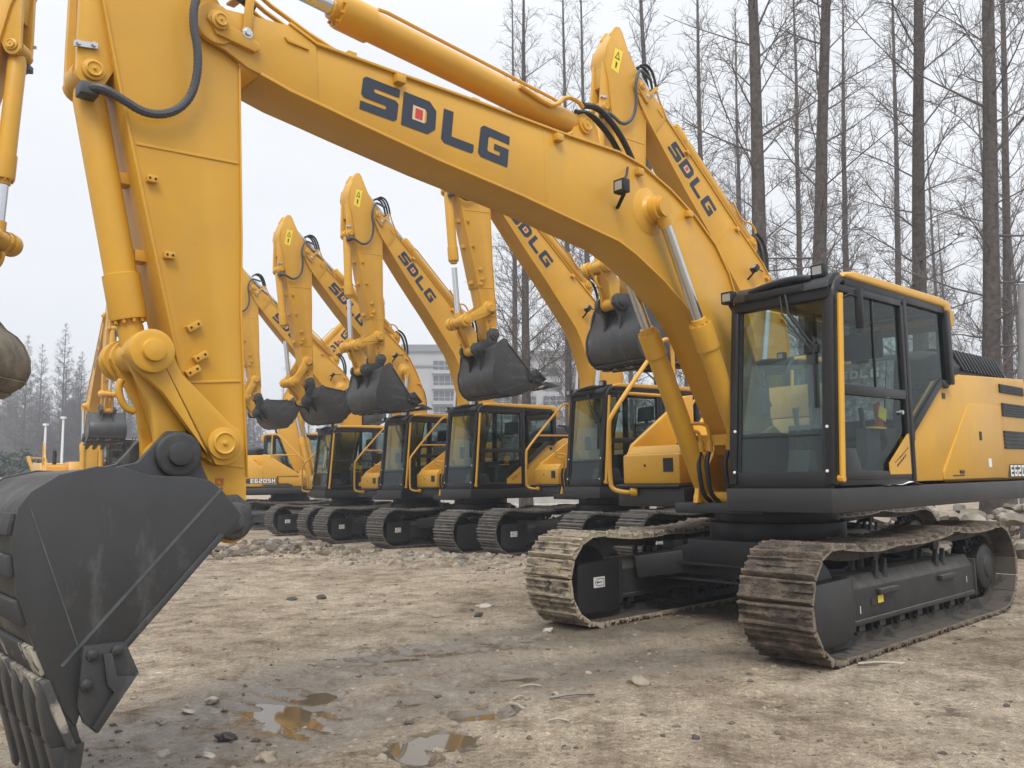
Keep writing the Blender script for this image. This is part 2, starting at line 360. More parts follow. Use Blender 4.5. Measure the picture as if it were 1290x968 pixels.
def make_track(name, yc, m, parent, seed=0, lumps=0):
    mb = MB(); rr = random.Random(seed)
    for (x, z, a) in TP:
        t = Vector((math.cos(a), 0, math.sin(a))); nrm = Vector((math.sin(a), 0, -math.cos(a)))   # outward
        o = Vector((x, yc, z))
        def P(u, y, h): return o + t*u + Vector((0, y, 0)) + nrm*h
        h0 = rr.uniform(-.002, .002)
        prof = [(-.086, -.005), (-.086, .012), (-.074, .046), (-.060, .046), (-.050, .014), (-.012, .013), (-.004, .034), (.008, .034), (.016, .013), (.050, .014), (.060, .036), (.070, .036), (.080, .010), (.082, -.005)]
        n = 12 if lumps else 1; rings = []
        for j in range(n+1):
            y = lerp(-.30, .30, j/n); e = []
            for u, h in prof:
                q = 0
                if lumps and .005 < h: q = lumps*(noise.noise(Vector((x*6+u*14, yc*3+y*11, z*6+seed)))*.75+.28)*(.3 if h > .03 else 1.2)
                e.append(P(u, y, h+h0+max(0, q)))
            rings.append(e)
        mb.loft(rings)
        mb.quad(P(-.084, -.297, -.0075), P(.084, -.297, -.0075), P(.084, .297, -.0075), P(-.084, .297, -.0075), 1)
        for yy in (-.085, .085):                     # chain link
            c = [P(-.088, yy-.022, -.006), P(.088, yy-.022, -.006), P(.088, yy-.022, -.085), P(-.088, yy-.022, -.085)]
            e = [p + Vector((0, .044, 0)) for p in c]
            mb.loft([c, e], mi=1)
    return mb.build(name, [m, M['grime']], parent, smooth=bool(lumps), ang=40)

def build_excavator():
    root = thing('excavator', 'x', 'excavator')
    P = {'root': root}
    Y, K, G = M['yellow'], M['black'], M['grey']
    # ---- undercarriage
    mb = MB()
    for s in (1, -1):
        mb.prism([(-.28*s, .48), (-.96*s, .44), (-.96*s, .60), (-.55*s, .74), (-.28*s, .78)], .45, .82, 'X')
        mb.prism([(-.28*s, .48), (-.96*s, .44), (-.96*s, .60), (-.55*s, .74), (-.28*s, .78)], -.82, -.45, 'X')
        for e in (1, -1): bar(mb, (.40*e, .35*s, .63), (1.0*e, 1.02*s, .52), .34, .22)
    mb.box((-.82, -.5, .46), (.82, .5, .80))
    mb.box((.80, -.98, .40), (.86, .98, .425)); mb.box((.80, -.98, .55), (.86, .98, .575))
    mb.cyl((0, 0, .78), (0, 0, .96), .66, .66, 40); mb.cyl((0, 0, .94), (0, 0, 1.10), .60, .60, 40)
    mb.build('chassis', K, root, .012)
    for s in (1, -1):
        yc = 1.19*s; inn = yc - .17*s; out = yc + .17*s
        mb = MB()
        mb.prism([(yc-.17, .24), (yc+.17, .24), (yc+.17, .50), (yc+.10, .60), (yc-.10, .60), (yc-.17, .50)], -1.30, 1.26, 'X')
        mb.box((-1.34, yc-.185, .20), (-1.30, yc+.185, .56)); mb.box((1.22, yc-.185, .18), (1.27, yc+.185, .60))
        for y_ in (yc-.185, yc+.165): mb.box((-1.28, y_, .222), (1.22, y_+.02, .262))
        for x in (.62, -.62):
            for e in (-.10, .06): mb.prism([(x+e-.01, .58), (x+e+.07, .58), (x+e+.03, .72), (x+e, .72)], yc-.10, yc-.06) ; mb.prism([(x+e-.01, .50), (x+e+.08, .50), (x+e+.03, .70), (x+e, .70)], yc+.10, yc+.14)
            mb.box((x+.05*s-.20, min(out, out+.045*s), .43), (x+.05*s+.14, max(out, out+.045*s), .475))
        fr = mb.build('track_frame', M['dusty'], root, .006)
        mb = MB(); mb.prism([(1.27, .15), (1.42, .11), (1.83, .13), (1.875, .19), (1.875, .57), (1.84, .60), (1.27, .61)], yc-.19, yc+.195)
        mb.build('idler_guard', G, fr, .015)
        mb = MB(); mb.cyl((1.66, yc-.10, .455), (1.66, yc+.10, .455), .31, .31, 32)
        mb.build('idler', K, fr, .01)
        mb = MB(); n = 21; cx, cz = -1.72, .455
        ring = []
        for k in range(n*4):
            a = 2*PI*k/(n*4); r_ = .34 if k % 4 in (0, 1) else .28
            ring.append((cx+r_*math.cos(a), cz+r_*math.sin(a)))
        mb.prism(ring, yc-.045, yc+.045)
        mb.lathe((cx, yc-.12*s, cz), (0, s, 0), [(0, .23), (.26, .23), (.28, .20), (.285, .12), (.30, .11), (.305, 0)], 32)
        for k in range(18): a = 2*PI*k/18; mb.cyl((cx+.265*math.cos(a), yc+.04*s, cz+.265*math.sin(a)), (cx+.265*math.cos(a), yc+.075*s, cz+.265*math.sin(a)), .018, .018, 6)
        mb.build('sprocket', G, fr, .004)
        for k in range(7):
            x = lerp(-1.12, 1.08, k/6); mb = MB()
            mb.lathe((x, yc-.14, .185), (0, 1, 0), [(0, .05), (.03, .05), (.03, .10), (.09, .10), (.095, .075), (.185, .075), (.19, .10), (.25, .10), (.25, .05), (.28, .05)], 18)
            mb.box((x-.05, yc-.165, .17), (x+.05, yc-.135, .25)); mb.box((x-.05, yc+.135, .17), (x+.05, yc+.165, .25))
            mb.build('track_roller', M['dusty'], fr)
        for x in (.62, -.62):
            mb = MB(); mb.lathe((x, yc-.10, .735), (0, 1, 0), [(0, .055), (.04, .055), (.05, .038), (.15, .038), (.16, .055), (.20, .055)], 16); mb.build('carrier_roller', M['dusty'], fr)
        # stickers
        mb = MB()
        if s == -1:
            yy = inn + .036-.008; mb.quad((1.66, yy, .36), (1.50, yy, .36), (1.50, yy, .46), (1.66, yy, .46), 0)
            y2 = inn + .030
            a0 = [(1.645, .41), (1.615, .445), (1.515, .445), (1.515, .375), (1.615, .375)]; a1 = [(1.638, .41), (1.613, .439), (1.521, .439), (1.521, .381), (1.613, .381)]
            mb.add([(x, y2, z) for x, z in a0+a1], [(i, (i+1) % 5, 5+(i+1) % 5, 5+i) for i in range(5)], 1)
            mb.quad((1.60, y2, .406), (1.54, y2, .406), (1.54, y2, .414), (1.60, y2, .414), 1)
            mb.add([(1.625, y2, .41), (1.595, y2, .426), (1.595, y2, .394)], [(0, 1, 2)], 1)
            mb.build('arrow_sticker', [M['white'], M['ink']], fr)
        else:
            yy = out + .006
            for x1, x0, z0, z1, m_ in ((.80, .70, .36, .42, 'stick'), (.92, .82, .35, .415, 'ink'), (1.12, 1.108, .31, .37, 'white'), (-1.10, -1.112, .35, .41, 'white')):
                mb = MB(); mb.quad((x1, yy, z0), (x0, yy, z0), (x0, yy, z1), (x1, yy, z1)); mb.build('frame_sticker', M[m_], fr)
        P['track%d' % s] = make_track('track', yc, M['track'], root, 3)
    # ---- deck
    mb = MB()
    mb.box((-3.32, .44, 1.11), (1.524, 1.394, 1.305)); mb.box((-3.32, -1.36, 1.11), (.84, -.50, 1.30))
    mb.box((-3.2, -.52, 1.06), (.98, .46, 1.16))
    mb.box((.42, -1.34, 1.30), (.90, -.52, 1.335)); mb.box((-.40, -1.37, 1.295), (.50, -.56, 1.40))
    mb.build('deck', G, root, .014)
    mb = MB()
    for y0 in (-.27, .285): mb.prism([(.20, 1.16), (1.02, 1.16), (.98, 1.30), (.72, 1.62), (.66, 1.82), (.52, 1.88), (.40, 1.82), (.22, 1.5)], y0, y0+.05)
    mb.cyl((.54, -.30, 1.67), (.54, .36, 1.67), .07, .07, 16)
    mb.cyl((.83, -.36, 1.2), (.83, .43, 1.2), .06, .06, 16)
    mb.build('boom_bracket', Y, root, .006)
    # ---- body
    mb = MB()
    mb.prism([(-.98, 1.315), (-3.3, 1.315), (-3.3, 2.28), (-.98, 2.22)], -1.30, 1.28)
    mb.prism([(-.1, 1.32), (-1.0, 1.32), (-1.0, 2.0), (-.32, 2.0), (-.1, 1.75)], -1.28, .40)
    mb.prism([(-.32, 2.005), (-1.4, 2.005), (-1.4, 2.36), (-.5, 2.36)], -.50, .36)
    mb.build('body', Y, root, .02)
    mb = MB()
    mb.prism([(.02, 1.335), (.035, 1.74), (-.775, 2.30), (-1.20, 2.325), (-1.40, 2.405), (-3.36, 2.485), (-3.40, 2.41), (-3.40, 1.335)], 1.285, 1.335)
    pan = mb.build('left_panel', Y, root, .012); P['lpanel'] = pan
    mb = MB()
    mb.prism([(-.78, 1.345), (-.78, 1.42), (-1.50, 2.08), (-1.62, 2.12), (-2.46, 2.13), (-2.46, 1.345)], 1.330, 1.348)
    mb.build('access_door', Y, pan, .006)
    mb = MB()
    for x0, z0, x1, z1 in ((-2.50, 2.28, -3.3, 2.38), (-2.54, 2.02, -3.3, 2.17), (-2.54, 1.66, -3.3, 1.86)):
        mb.box((x1, 1.320, z0), (x0, 1.339, z1))
        for k in range(5): z = lerp(z0+.015, z1-.015, k/4); mb.box((x1+.01, 1.336, z-.006), (x0-.01, 1.350, z+.006))
    mb.build('vent', K, pan)
    mb = MB(); put = lambda x, z: (-x, 1.3405, z)
    mb.add([put(2.58, 1.345), put(3.36, 1.345), put(3.36, 1.49), put(2.66, 1.49)], [(0, 1, 2, 3)], 1)
    glyphs(mb, 'E6205H', 2.66, 1.355, .70, .125, lambda x, z: (-x, 1.343, z), 0)
    mb.build('model_lettering', [M['white'], M['ink']], pan)
    mb = MB()
    for lo_, hi_ in (((-.20, 1.33, 1.71), (-.10, 1.342, 1.80)), ((-.97, 1.33, 2.135), (-.90, 1.342, 2.19)), ((-1.84, 1.346, 1.74), (-1.78, 1.354, 1.83)), ((-1.30, 1.347, 1.375), (-1.0, 1.351, 1.385)), ((-1.28, 1.347, 1.40), (-1.18, 1.360, 1.43))):
        mb = MB(); mb.box(lo_, hi_); mb.build('latch', K, pan)
    mb = MB(); mb.quad((-1.98, 1.3505, 1.46), (-2.07, 1.3505, 1.46), (-2.07, 1.3505, 1.55), (-1.98, 1.3505, 1.55)); mb.build('service_sticker', M['white'], pan)
    # right side
    mb = MB()
    mb.prism([(-.45, 1.345), (-.45, 1.9), (-.9, 2.30), (-3.36, 2.40), (-3.40, 2.34), (-3.40, 1.345)], -1.335, -1.285)
    pan = mb.build('right_panel', Y, root, .012)
    mb = MB()
    mb.add([(-1.02, -1.3405, 1.44), (.01, -1.3405, 1.44), (.01, -1.3405, 1.60), (-.96, -1.3405, 1.60)], [(0, 1, 2, 3)], 1)
    glyphs(mb, 'E6205H', -.83, 1.455, .80, .13, lambda x, z: (x, -1.343, z), 0)
    mb.build('model_lettering', [M['white'], M['ink']], pan)
    mb = MB(); mb.prism([(-3.34, 1.20), (-3.34, 2.38), (-3.45, 2.37), (-3.58, 2.2), (-3.62, 1.9), (-3.58, 1.35), (-3.48, 1.20)], -1.32, 1.32); mb.build('counterweight', Y, root, .05, seg=3)
    mb = MB()
    prof = [(.25, 2.34), (1.27, 2.34), (1.28, 2.50), (1.18, 2.66), (.95, 2.70), (.5, 2.70), (.25, 2.58)]
    mb.loft([[(x, lerp(.72, y, sc_), lerp(2.34, z, sc_)) for y, z in prof] for x, sc_ in ((-1.18, .70), (-1.28, .92), (-1.45, 1), (-2.85, 1), (-3.15, .92), (-3.3, .7))])
    for k in range(13):
        x = -1.60 - k*.10
        mb.prism([(1.282, 2.46), (1.185, 2.668), (.95, 2.71), (.95, 2.745), (1.21, 2.70), (1.315, 2.46)], x, x-.045, 'X')
    mb.build('engine_hood', K, root, .01)
    mb = MB(); mb.cyl((-2.2, -.75, 2.3), (-2.2, -.75, 2.75), .07, .07, 16); mb.cyl((-2.2, -.75, 2.75), (-2.28, -.75, 2.84), .06, .06, 16); mb.build('exhaust_pipe', K, root)
    # toolbox and steps, right front
    mb = MB()
    mb.prism([(.82, 1.337), (.82, 1.64), (.74, 1.66), (.05, 1.66), (.05, 1.42), (.40, 1.42), (.46, 1.337)], -1.30, -.56)
    tb = mb.build('toolbox', Y, root, .02)
    mb = MB(); mb.prism([(.80, 1.645), (.72, 1.735), (.05, 1.745), (.05, 1.65)], -1.28, -.575); mb.build('toolbox_lid', Y, tb, .02)
    mb = MB(); mb.box((.815, -.76, 1.46), (.828, -.64, 1.60)); mb.build('latch', K, tb)
    mb = MB(); mb.cyl((.82, -1.0, 1.53), (.832, -1.0, 1.53), .012, .012, 8); mb.build('keyhole', K, tb)
    mb = MB(); mb.tube([(.55, -.78, 1.745), (.50, -.74, 1.79), (.45, -.68, 1.79), (.45, -.62, 1.745)], .016, 8, smooth=1); mb.build('handle', K, tb)
    mb = MB(); mb.prism([(.72, 1.65), (.66, 1.76), (-.30, 2.34), (-.45, 2.36), (-.45, 1.40), (.02, 1.40), (.02, 1.65)], -1.33, -1.275)
    mb.prism([(.02, 1.40), (.02, 1.66), (-.40, 2.0), (-.44, 1.40)], -1.27, -.55); mb.build('step_cover', Y, root, .012)
    mb = MB()
    mb.tube([(.84, -1.14, 1.26), (.92, -1.18, 1.25), (.99, -1.30, 1.28), (1.0, -1.33, 1.36), (1.0, -1.33, 1.95), (.97, -1.33, 2.06), (.08, -1.33, 2.93), (-.02, -1.33, 2.99), (-.12, -1.33, 2.99), (-.16, -1.33, 2.90), (-.16, -1.33, 2.33), (-.2, -1.31, 2.2)], .024, 10, smooth=2)
    mb.tube([(.70, -1.33, 2.32), (-.16, -1.33, 2.33)], .018, 8)
    mb.cyl((.83, -1.10, 1.26), (.87, -1.16, 1.26), .05, .05, 12); mb.build('handrail', Y, root)
    # ---- cab
    cabm = MB(); L_Y, R_Y = 1.355, .475
    for y in (L_Y, R_Y):
        bar(cabm, (1.435, y, 1.33), (1.275, y, 2.90), .085, .075)
        cabm.tube([(1.27, y, 2.88), (1.22, y, 2.99), (1.10, y, 3.03)], .045, 8, smooth=1)
        bar(cabm, (1.12, y, 3.0), (-1.02, y, 3.015), .09, .09)
        bar(cabm, (-1.0, y, 2.27), (-1.0, y, 3.02), .10, .12)
        bar(cabm, (.0, y, 1.34), (-.02, y, 3.0), .07, .10)
    bar(cabm, (1.28, R_Y, 2.90), (1.28, L_Y, 2.90), .10, .12); bar(cabm, (1.42, R_Y, 1.37), (1.42, L_Y, 1.37), .07, .14)
    bar(cabm, (-1.0, R_Y, 2.99), (-1.0, L_Y, 2.99), .1, .08); bar(cabm, (-1.0, R_Y, 2.28), (-1.0, L_Y, 2.28), .1, .08)
    bar(cabm, (1.38, L_Y, 1.36), (.0, L_Y, 1.36), .07, .08); bar(cabm, (-.02, L_Y, 1.76), (-.82, L_Y, 2.30), .06, .07); bar(cabm, (-.78, L_Y, 2.28), (-1.0, L_Y, 2.28), .06, .06)
    cabm.box((-1.0, R_Y-.03, 1.31), (1.38, R_Y+.02, 1.80)); cabm.box((-1.04, .46, 1.31), (-.98, 1.27, 2.28))
    cabm.box((-1.02, .46, 3.0), (1.12, 1.37, 3.03))
    cab = cabm.build('cab', K, root, .012); P['cab'] = cab
    mb = MB()
    mb.box((1.20, 1.35, 1.38), (1.27, 1.395, 1.42)); bar(mb, (1.375, 1.375, 1.40), (1.235, 1.375, 2.90), .05, .04); bar(mb, (.065, 1.375, 1.40), (.05, 1.375, 2.93), .05, .05)
    bar(mb, (1.36, 1.375, 1.40), (.06, 1.375, 1.40), .05, .07); bar(mb, (1.24, 1.375, 2.93), (.05, 1.375, 2.95), .05, .06); bar(mb, (1.30, 1.375, 2.095), (.06, 1.375, 2.11), .05, .085)
    bar(mb, (.62, 1.375, 2.12), (.60, 1.375, 2.92), .02, .02)
    mb.prism([(1.33, 1.40), (1.30, 1.62), (1.08, 1.62), (.98, 1.44), (.62, 1.44), (.62, 1.40)], 1.365, 1.392)
    dr = mb.build('door', K, cab, .006)
    mb = MB(); bar(mb, (.62, 1.385, 2.075), (.42, 1.39, 2.075), .02, .022); mb.cyl((.16, 1.37, 1.95), (.16, 1.40, 1.95), .02, .02, 8); mb.build('door_handle', M['zinc'], cab)
    mb = MB(); mb.add([(1.335, 1.372, 1.43), (.09, 1.372, 1.43), (.08, 1.372, 2.06), (1.28, 1.372, 2.06)], [(0, 1, 2, 3)]); mb.add([(1.27, 1.372, 2.13), (.08, 1.372, 2.145), (.07, 1.372, 2.93), (1.215, 1.372, 2.91)], [(0, 1, 2, 3)])
    mb.build('door_window', M['tint'], cab)
    mb = MB(); mb.add([(-.06, 1.368, 1.79), (-.80, 1.368, 2.31), (-.96, 1.368, 2.33), (-.96, 1.368, 2.92), (-.90, 1.368, 2.96), (-.07, 1.368, 2.96)], [tuple(range(6))])
    mb.build('side_window', M['tint'], cab); mb = MB(); mb.add([(-.07, .47, 1.80), (-.95, .47, 1.80), (-.95, .47, 2.95), (-.07, .47, 2.95)], [(0, 1, 2, 3)]); mb.build('right_rear_window', M['tint'], cab)
    mb = MB(); mb.add([(1.35, .462, 1.80), (.03, .462, 1.80), (.02, .462, 2.95), (1.24, .462, 2.92)], [(0, 1, 2, 3)]); mb.build('right_window', M['glass'], cab)
    mb = MB(); mb.add([(-1.02, .53, 2.33), (-1.02, 1.30, 2.33), (-1.02, 1.30, 2.94), (-1.02, .53, 2.94)], [(0, 1, 2, 3)]); mb.build('rear_window', M['glass'], cab)
    fx = lambda z: 1.435 - .16*(z-1.33)/1.57 + .012
    mb = MB()
    for z0, z1 in ((1.43, 1.72), (1.735, 2.86)): mb.add([(fx(z0), .515, z0), (fx(z0), 1.315, z0), (fx(z1), 1.315, z1), (fx(z1), .515, z1)], [(0, 1, 2, 3)])
    mb.build('windshield', M['glass'], cab)
    mb = MB()
    bar(mb, (fx(1.73), .515, 1.73), (fx(1.73), 1.315, 1.73), .012, .016)
    for y in (.53, 1.30): bar(mb, (fx(1.42), y, 1.42), (fx(2.86), y, 2.86), .02, .03)
    mb.build('windshield_seal', M['hose'], cab)
    mb = MB(); mb.add([(fx(1.76)-.02, .54, 1.76), (fx(1.76)-.02, 1.29, 1.78), (fx(2.3)-.02, 1.26, 2.30), (fx(2.42)-.02, .62, 2.36)], [(0, 1, 2, 3)]); mb.build('plastic_film', M['film'], cab)  # film inside nearest windshield; on the copies it stands in for a pale reflection
    mb = MB()
    for y in (.54, 1.29):
        for z in (1.44, 1.79): mb.lathe((fx(z)+.028, y-.045 if y < 1 else y+.045, z), (1, 0, 0), [(0, .014), (.008, .012), (.012, 0)], 8)
    mb.build('bolt', M['white'], cab)
    mb = MB(); mb.prism([(1.16, 3.03), (1.12, 3.075), (.95, 3.105), (-.85, 3.125), (-1.04, 3.11), (-1.17, 2.98), (-1.16, 2.89), (-1.07, 2.82), (-.92, 3.035)], .44, 1.415); mb.build('roof', Y, cab, .03, seg=3)
    mb = MB(); mb.prism([(1.36, 2.92), (1.33, 2.99), (1.24, 3.06), (1.125, 3.085), (1.125, 3.02), (1.2, 2.97)], .47, 1.37); mb.tube([(1.30, .62, 3.0), (1.32, .8, 3.03), (1.32, 1.05, 3.05), (1.29, 1.2, 3.03)], .035, 8, smooth=1); mb.build('visor', M['hose'], cab, .02)
    mb = MB(); mb.tube([(1.405, 1.425, 1.36), (1.27, 1.425, 2.87)], .024, 10); mb.cyl((1.40, 1.38, 1.38), (1.40, 1.44, 1.38), .03, .03, 10); mb.build('grab_bar', Y, cab)
    mb = MB()
    mb.box((1.28, .60, 2.93), (1.36, 1.15, 2.985)); mb.tube([(1.34, .98, 2.95), (1.37, 1.02, 2.75), (1.36, 1.22, 2.45)], .014, 6); bar(mb, (1.355, 1.22, 2.50), (1.40, 1.24, 1.95), .02, .022); mb.tube([(1.34, .93, 2.95), (1.38, .97, 2.75), (1.365, 1.2, 2.42)], .008, 6)
    mb.box((1.33, 1.14, 2.40), (1.37, 1.26, 2.47)); mb.build('wiper', M['hose'], cab, .004)
    for y, x, z in ((1.25, 1.26, 3.09), (.40, 1.30, 3.0)):
        mb = MB(); mb.box((x-.05, y-.06, z-.055), (x+.03, y+.06, z+.055)); bar(mb, (x-.03, y, z-.05), (x-.1, y, z-.12), .05, .02)
        l = mb.build('work_light', M['hose'], cab, .012)
        mb = MB(); mb.box((x+.028, y-.040, z-.034), (x+.034, y+.040, z+.034)); mb.build('lens', M['lens'], cab)
    mb = MB(); mb.tube([(1.27, 1.38, 2.8), (1.22, 1.48, 2.86), (1.18, 1.52, 2.84)], .012, 6); mb.box((1.15, 1.50, 2.58), (1.185, 1.56, 2.90)); mb.build('mirror', M['hose'], cab, .008)
    mb = MB(); mb.quad((1.148, 1.507, 2.6), (1.148, 1.553, 2.6), (1.148, 1.553, 2.88), (1.148, 1.507, 2.88)); mb.build('mirror_glass', M['mirror'], cab)
    mb = MB()
    mb.box((-.02, .74, 1.72), (.45, 1.20, 1.88)); mb.box((-.06, .76, 1.36), (.40, 1.16, 1.72))
    mb.prism([(-.02, 1.84), (.10, 1.84), (-.04, 2.44), (-.14, 2.46)], .74, 1.20)
    mb.prism([(-.12, 2.50), (0.0, 2.48), (-.03, 2.74), (-.13, 2.76)], .80, 1.14); mb.box((-.09, .93, 2.42), (-.06, 1.01, 2.52))
    mb.build('seat', M['seat'], cab, .035, seg=3)
    mb = MB()
    mb.loft([[(x, y, z) for y in [lerp(.73, 1.21, i/12) for i in range(13)]] for x, z in ((.13, 1.90), (.10, 2.08), (.05, 2.26), (.01, 2.44), (-.15, 2.47))], False, False); mb.loft([[(x, 1.215, z) for x, z in ((.12, 1.90), (.01, 2.44))], [(x, 1.215, z) for x, z in ((-.04, 1.90), (-.16, 2.47))]], False, False)
    mb.build('seat_wrap', M['wrap'], cab)
    mb = MB()
    for k, ch in enumerate('SDLG'):
        y = .78 + k*.10; letter(mb, ch, [(y, 2.38), (y+.08, 2.38), (y+.08, 2.30), (y, 2.30)], lambda a, b: (.03 + (2.44-b)*.26, a, b))
    mb.build('seat_lettering', M['white'], cab)
    mb = MB()
    mb.prism([(.70, 1.40), (.10, 1.40), (.05, 1.9), (.66, 1.86)], .56, .70); mb.prism([(.70, 1.42), (.12, 1.42), (.08, 1.82), (.66, 1.80)], 1.20, 1.30)
    mb.tube([(.62, .63, 1.85), (.66, .63, 2.02)], .022, 8); mb.tube([(.62, 1.25, 1.80), (.66, 1.25, 1.98)], .022, 8)
    mb.prism([(1.0, 1.38), (1.2, 1.38), (1.12, 1.62), (1.06, 1.62)], .82, 1.02); mb.tube([(1.08, .86, 1.6), (1.0, .86, 2.0)], .012, 6); mb.tube([(1.08, .98, 1.6), (1.0, .98, 2.0)], .012, 6)
    mb.box((.95, .50, 1.95), (1.05, .56, 2.2)); mb.box((-.95, .5, 1.38), (-.4, 1.3, 1.75))
    mb.build('console', M['inner'], cab, .015)
    mb = MB(); mb.box((-.95, .50, 1.345), (1.37, 1.33, 1.385)); mb.build('cab_floor', M['beige'], cab)
    mb = MB(); mb.prism([(.28, 1.66), (.42, 1.58), (.46, 2.02), (.40, 2.04)], 1.27, 1.30); mb.build('seat_belt', M['orange'], cab)
    mb = MB(); mb.box((.38, 1.23, 1.80), (.62, 1.34, 1.815)); mb.add([(.50, 1.345, 2.0), (.36, 1.345, 1.97), (.40, 1.345, 1.86), (.54, 1.345, 1.90)], [(0, 1, 2, 3)]); mb.build('instruction_sheet', M['stick'], cab)
    mb = MB(); mb.prism([(.50, 1.405), (.50, 1.50), (.10, 1.76), (.075, 1.76), (.075, 1.405)], 1.393, 1.402)
    tr_ = mb.build('door_decal', Y, cab)
    mb = MB()
    for k, (x0, z0, w, t_) in enumerate(((.40, 1.50, .22, .010), (.30, 1.54, .20, .012), (.36, 1.465, .20, .022))):
        for j in range(5): x = x0 - j*w/5; z = z0 + j*.020; mb.quad((x, 1.4035, z), (x-w/6.5, 1.4035, z+.014), (x-w/6.5, 1.4035, z+.014+t_), (x, 1.4035, z+t_))
    mb.build('door_decal_marks', M['ink'], cab)
    # ---- boom
    top = [(5.52, 4.12), (5.34, 4.055), (4.74, 4.06), (4.10, 4.07), (3.27, 4.07), (2.54, 4.09), (2.24, 4.05), (1.86, 3.92), (1.51, 3.75), (1.21, 3.54), (1.01, 3.30), (.88, 3.01), (.60, 2.40), (.36, 1.84)]
    bot = [(5.69, 3.765), (5.50, 3.72), (5.28, 3.69), (5.01, 3.65), (4.41, 3.57), (3.64, 3.49), (3.13, 3.42), (2.58, 3.345), (2.36, 3.27), (2.0, 3.10), (1.68, 2.90), (1.48, 2.70), (1.10, 2.14), (.76, 1.62)]
    foot = arc((FOOT.x, FOOT.z), .20, 150, 340, 10)
    mb = MB(); mb.prism(top + foot + bot[:0:-1], YC-.165, YC+.165)
    ribbon(mb, top[::-1], YC-.185, YC+.185, .018); ribbon(mb, bot, YC-.185, YC+.185, .018)
    tipl = [(5.34, 4.05), (5.50, 4.115), (5.75, 4.09), (5.90, 4.07)] + arc((5.96, 3.96), .115, 95, -80, 10) + [(5.90, 3.83), (5.77, 3.77), (5.46, 3.718), (5.32, 3.70)]
    for y0 in (YC+.15, YC-.176): mb.prism(tipl, y0, y0+.026)
    for y0, s in ((YC+.176, 1), (YC-.176, -1)):
        mb.lathe((5.96, y0, 3.96), (0, s, 0), [(0, .118), (.014, .115), (.016, .09)], 24)
        mb.prism([(5.97, 3.89), (5.99, 3.93)] + arc((5.955, 3.965), .066, 0, 180, 8) + [(5.72, 3.92), (5.71, 3.89), (5.74, 3.86)], min(y0, y0+.035*s), max(y0, y0+.035*s))
        pinhead(mb, 5.955, 3.962, y0+.035*s, s, .05)
        mb.prism([(5.55, 4.03), (5.40, 4.02), (5.39, 4.0), (5.53, 4.005)], min(y0, y0+.012*s), max(y0, y0+.012*s))
    ymn, ymx = YC-.33, YC+.33
    mb.cyl((BCT.x, YC-.30, BCT.z), (BCT.x, YC+.30, BCT.z), .105, .105, 24)
    for s in (1, -1): mb.lathe((BCT.x, YC+.165*s, BCT.z), (0, s, 0), [(0, .21), (.01, .19), (.03, .13), (.06, .11)], 28)
    for s in (1, -1):
        mb.box((3.385, YC+.160*s-.008, 3.50), (3.405, YC+.160*s+.008, 4.06))
    for x, z in ((4.74, 4.03), (3.27, 4.03), (2.3, 3.99), (1.62, 3.76)): mb.box((x-.035, YC+.16, z-.035), (x+.035, YC+.215, z+.02))
    for y0 in (YC-.09, YC+.05): mb.prism([(2.66, 4.06), (2.70, 4.26), (2.76, 4.34), (2.86, 4.37), (2.95, 4.33), (2.99, 4.22), (3.06, 4.06)], y0, y0+.04)
    boom = mb.build('boom', Y, root, .006); P['boom'] = boom
    mb = MB(); bar(mb, (5.79, YC+.195, 3.96), (5.765, YC+.19, 4.24), .05, .016, upv=(0, 1, 0)); bar(mb, (5.765, YC+.20, 4.235), (5.765, YC-.10, 4.27), .05, .016); mb.build('pipe_bracket', Y, boom, .003)
    mb = MB(); mb.lathe((5.79, YC+.20, 3.955), (0, 1, 0), [(0, .034), (.012, .032), (.014, .02), (.028, .018)], 10); mb.build('bolt', M['zinc'], boom)
    mb = MB(); y0 = YC+.092
    pinhead(mb, ACB.x, ACB.z, y0, 1, .075); mb.build('cylinder_pin', Y, boom)
    mb = MB()
    for y in (YC-.06, YC+.02, YC+.10): mb.tube([(5.74, y, 4.31), (5.60, y, 4.24), (5.35, y, 4.155), (5.15, y, 4.105), (4.4, y, 4.115), (3.3, y, 4.115), (3.1, y, 4.12), (3.02, y, 4.16)], .014, 6)
    mb.box((5.02, YC-.08, 4.07), (5.08, YC+.12, 4.135)); mb.box((4.0, YC-.08, 4.08), (4.06, YC+.12, 4.135)); mb.build('oil_pipe', Y, boom)
    mb = MB(); mb.tube([(3.6, YC+.12, 4.36), (3.3, YC+.12, 4.30), (3.22, YC+.13, 4.32), (3.12, YC+.14, 4.42), (2.98, YC+.14, 4.42), (2.93, YC+.14, 4.38)], .018, 8, smooth=1)
    mb.build('oil_pipe', Y, boom)
    for y, d in ((YC+.14, 0), (YC+.06, .03)): mb = MB(); mb.tube([(2.93, y, 4.40-d), (2.75, y, 4.44-d), (2.55, y, 4.34-d), (2.40, y, 4.20-d), (2.30, y, 4.05-d)], .026, 8, smooth=2); mb.build('hydraulic_hose', M['hose'], boom)
    for y in (YC+.10, YC+.02, YC-.06): mb = MB(); mb.tube([(5.74, y, 4.31), (5.86, y, 4.40), (6.02, y, 4.46), (6.14, y, 4.40), (6.16, y, 4.30)], .020, 8, smooth=2); mb.build('hydraulic_hose', M['hose'], boom)
    for y in (YC-.05, YC+.03): mb = MB(); mb.tube([(1.55, y, 3.80), (1.35, y, 3.82), (1.0, y, 3.55), (.72, y, 3.0), (.45, y, 2.45), (.15, y, 2.1)], .024, 8, smooth=2); mb.build('hydraulic_hose', M['hose'], boom)
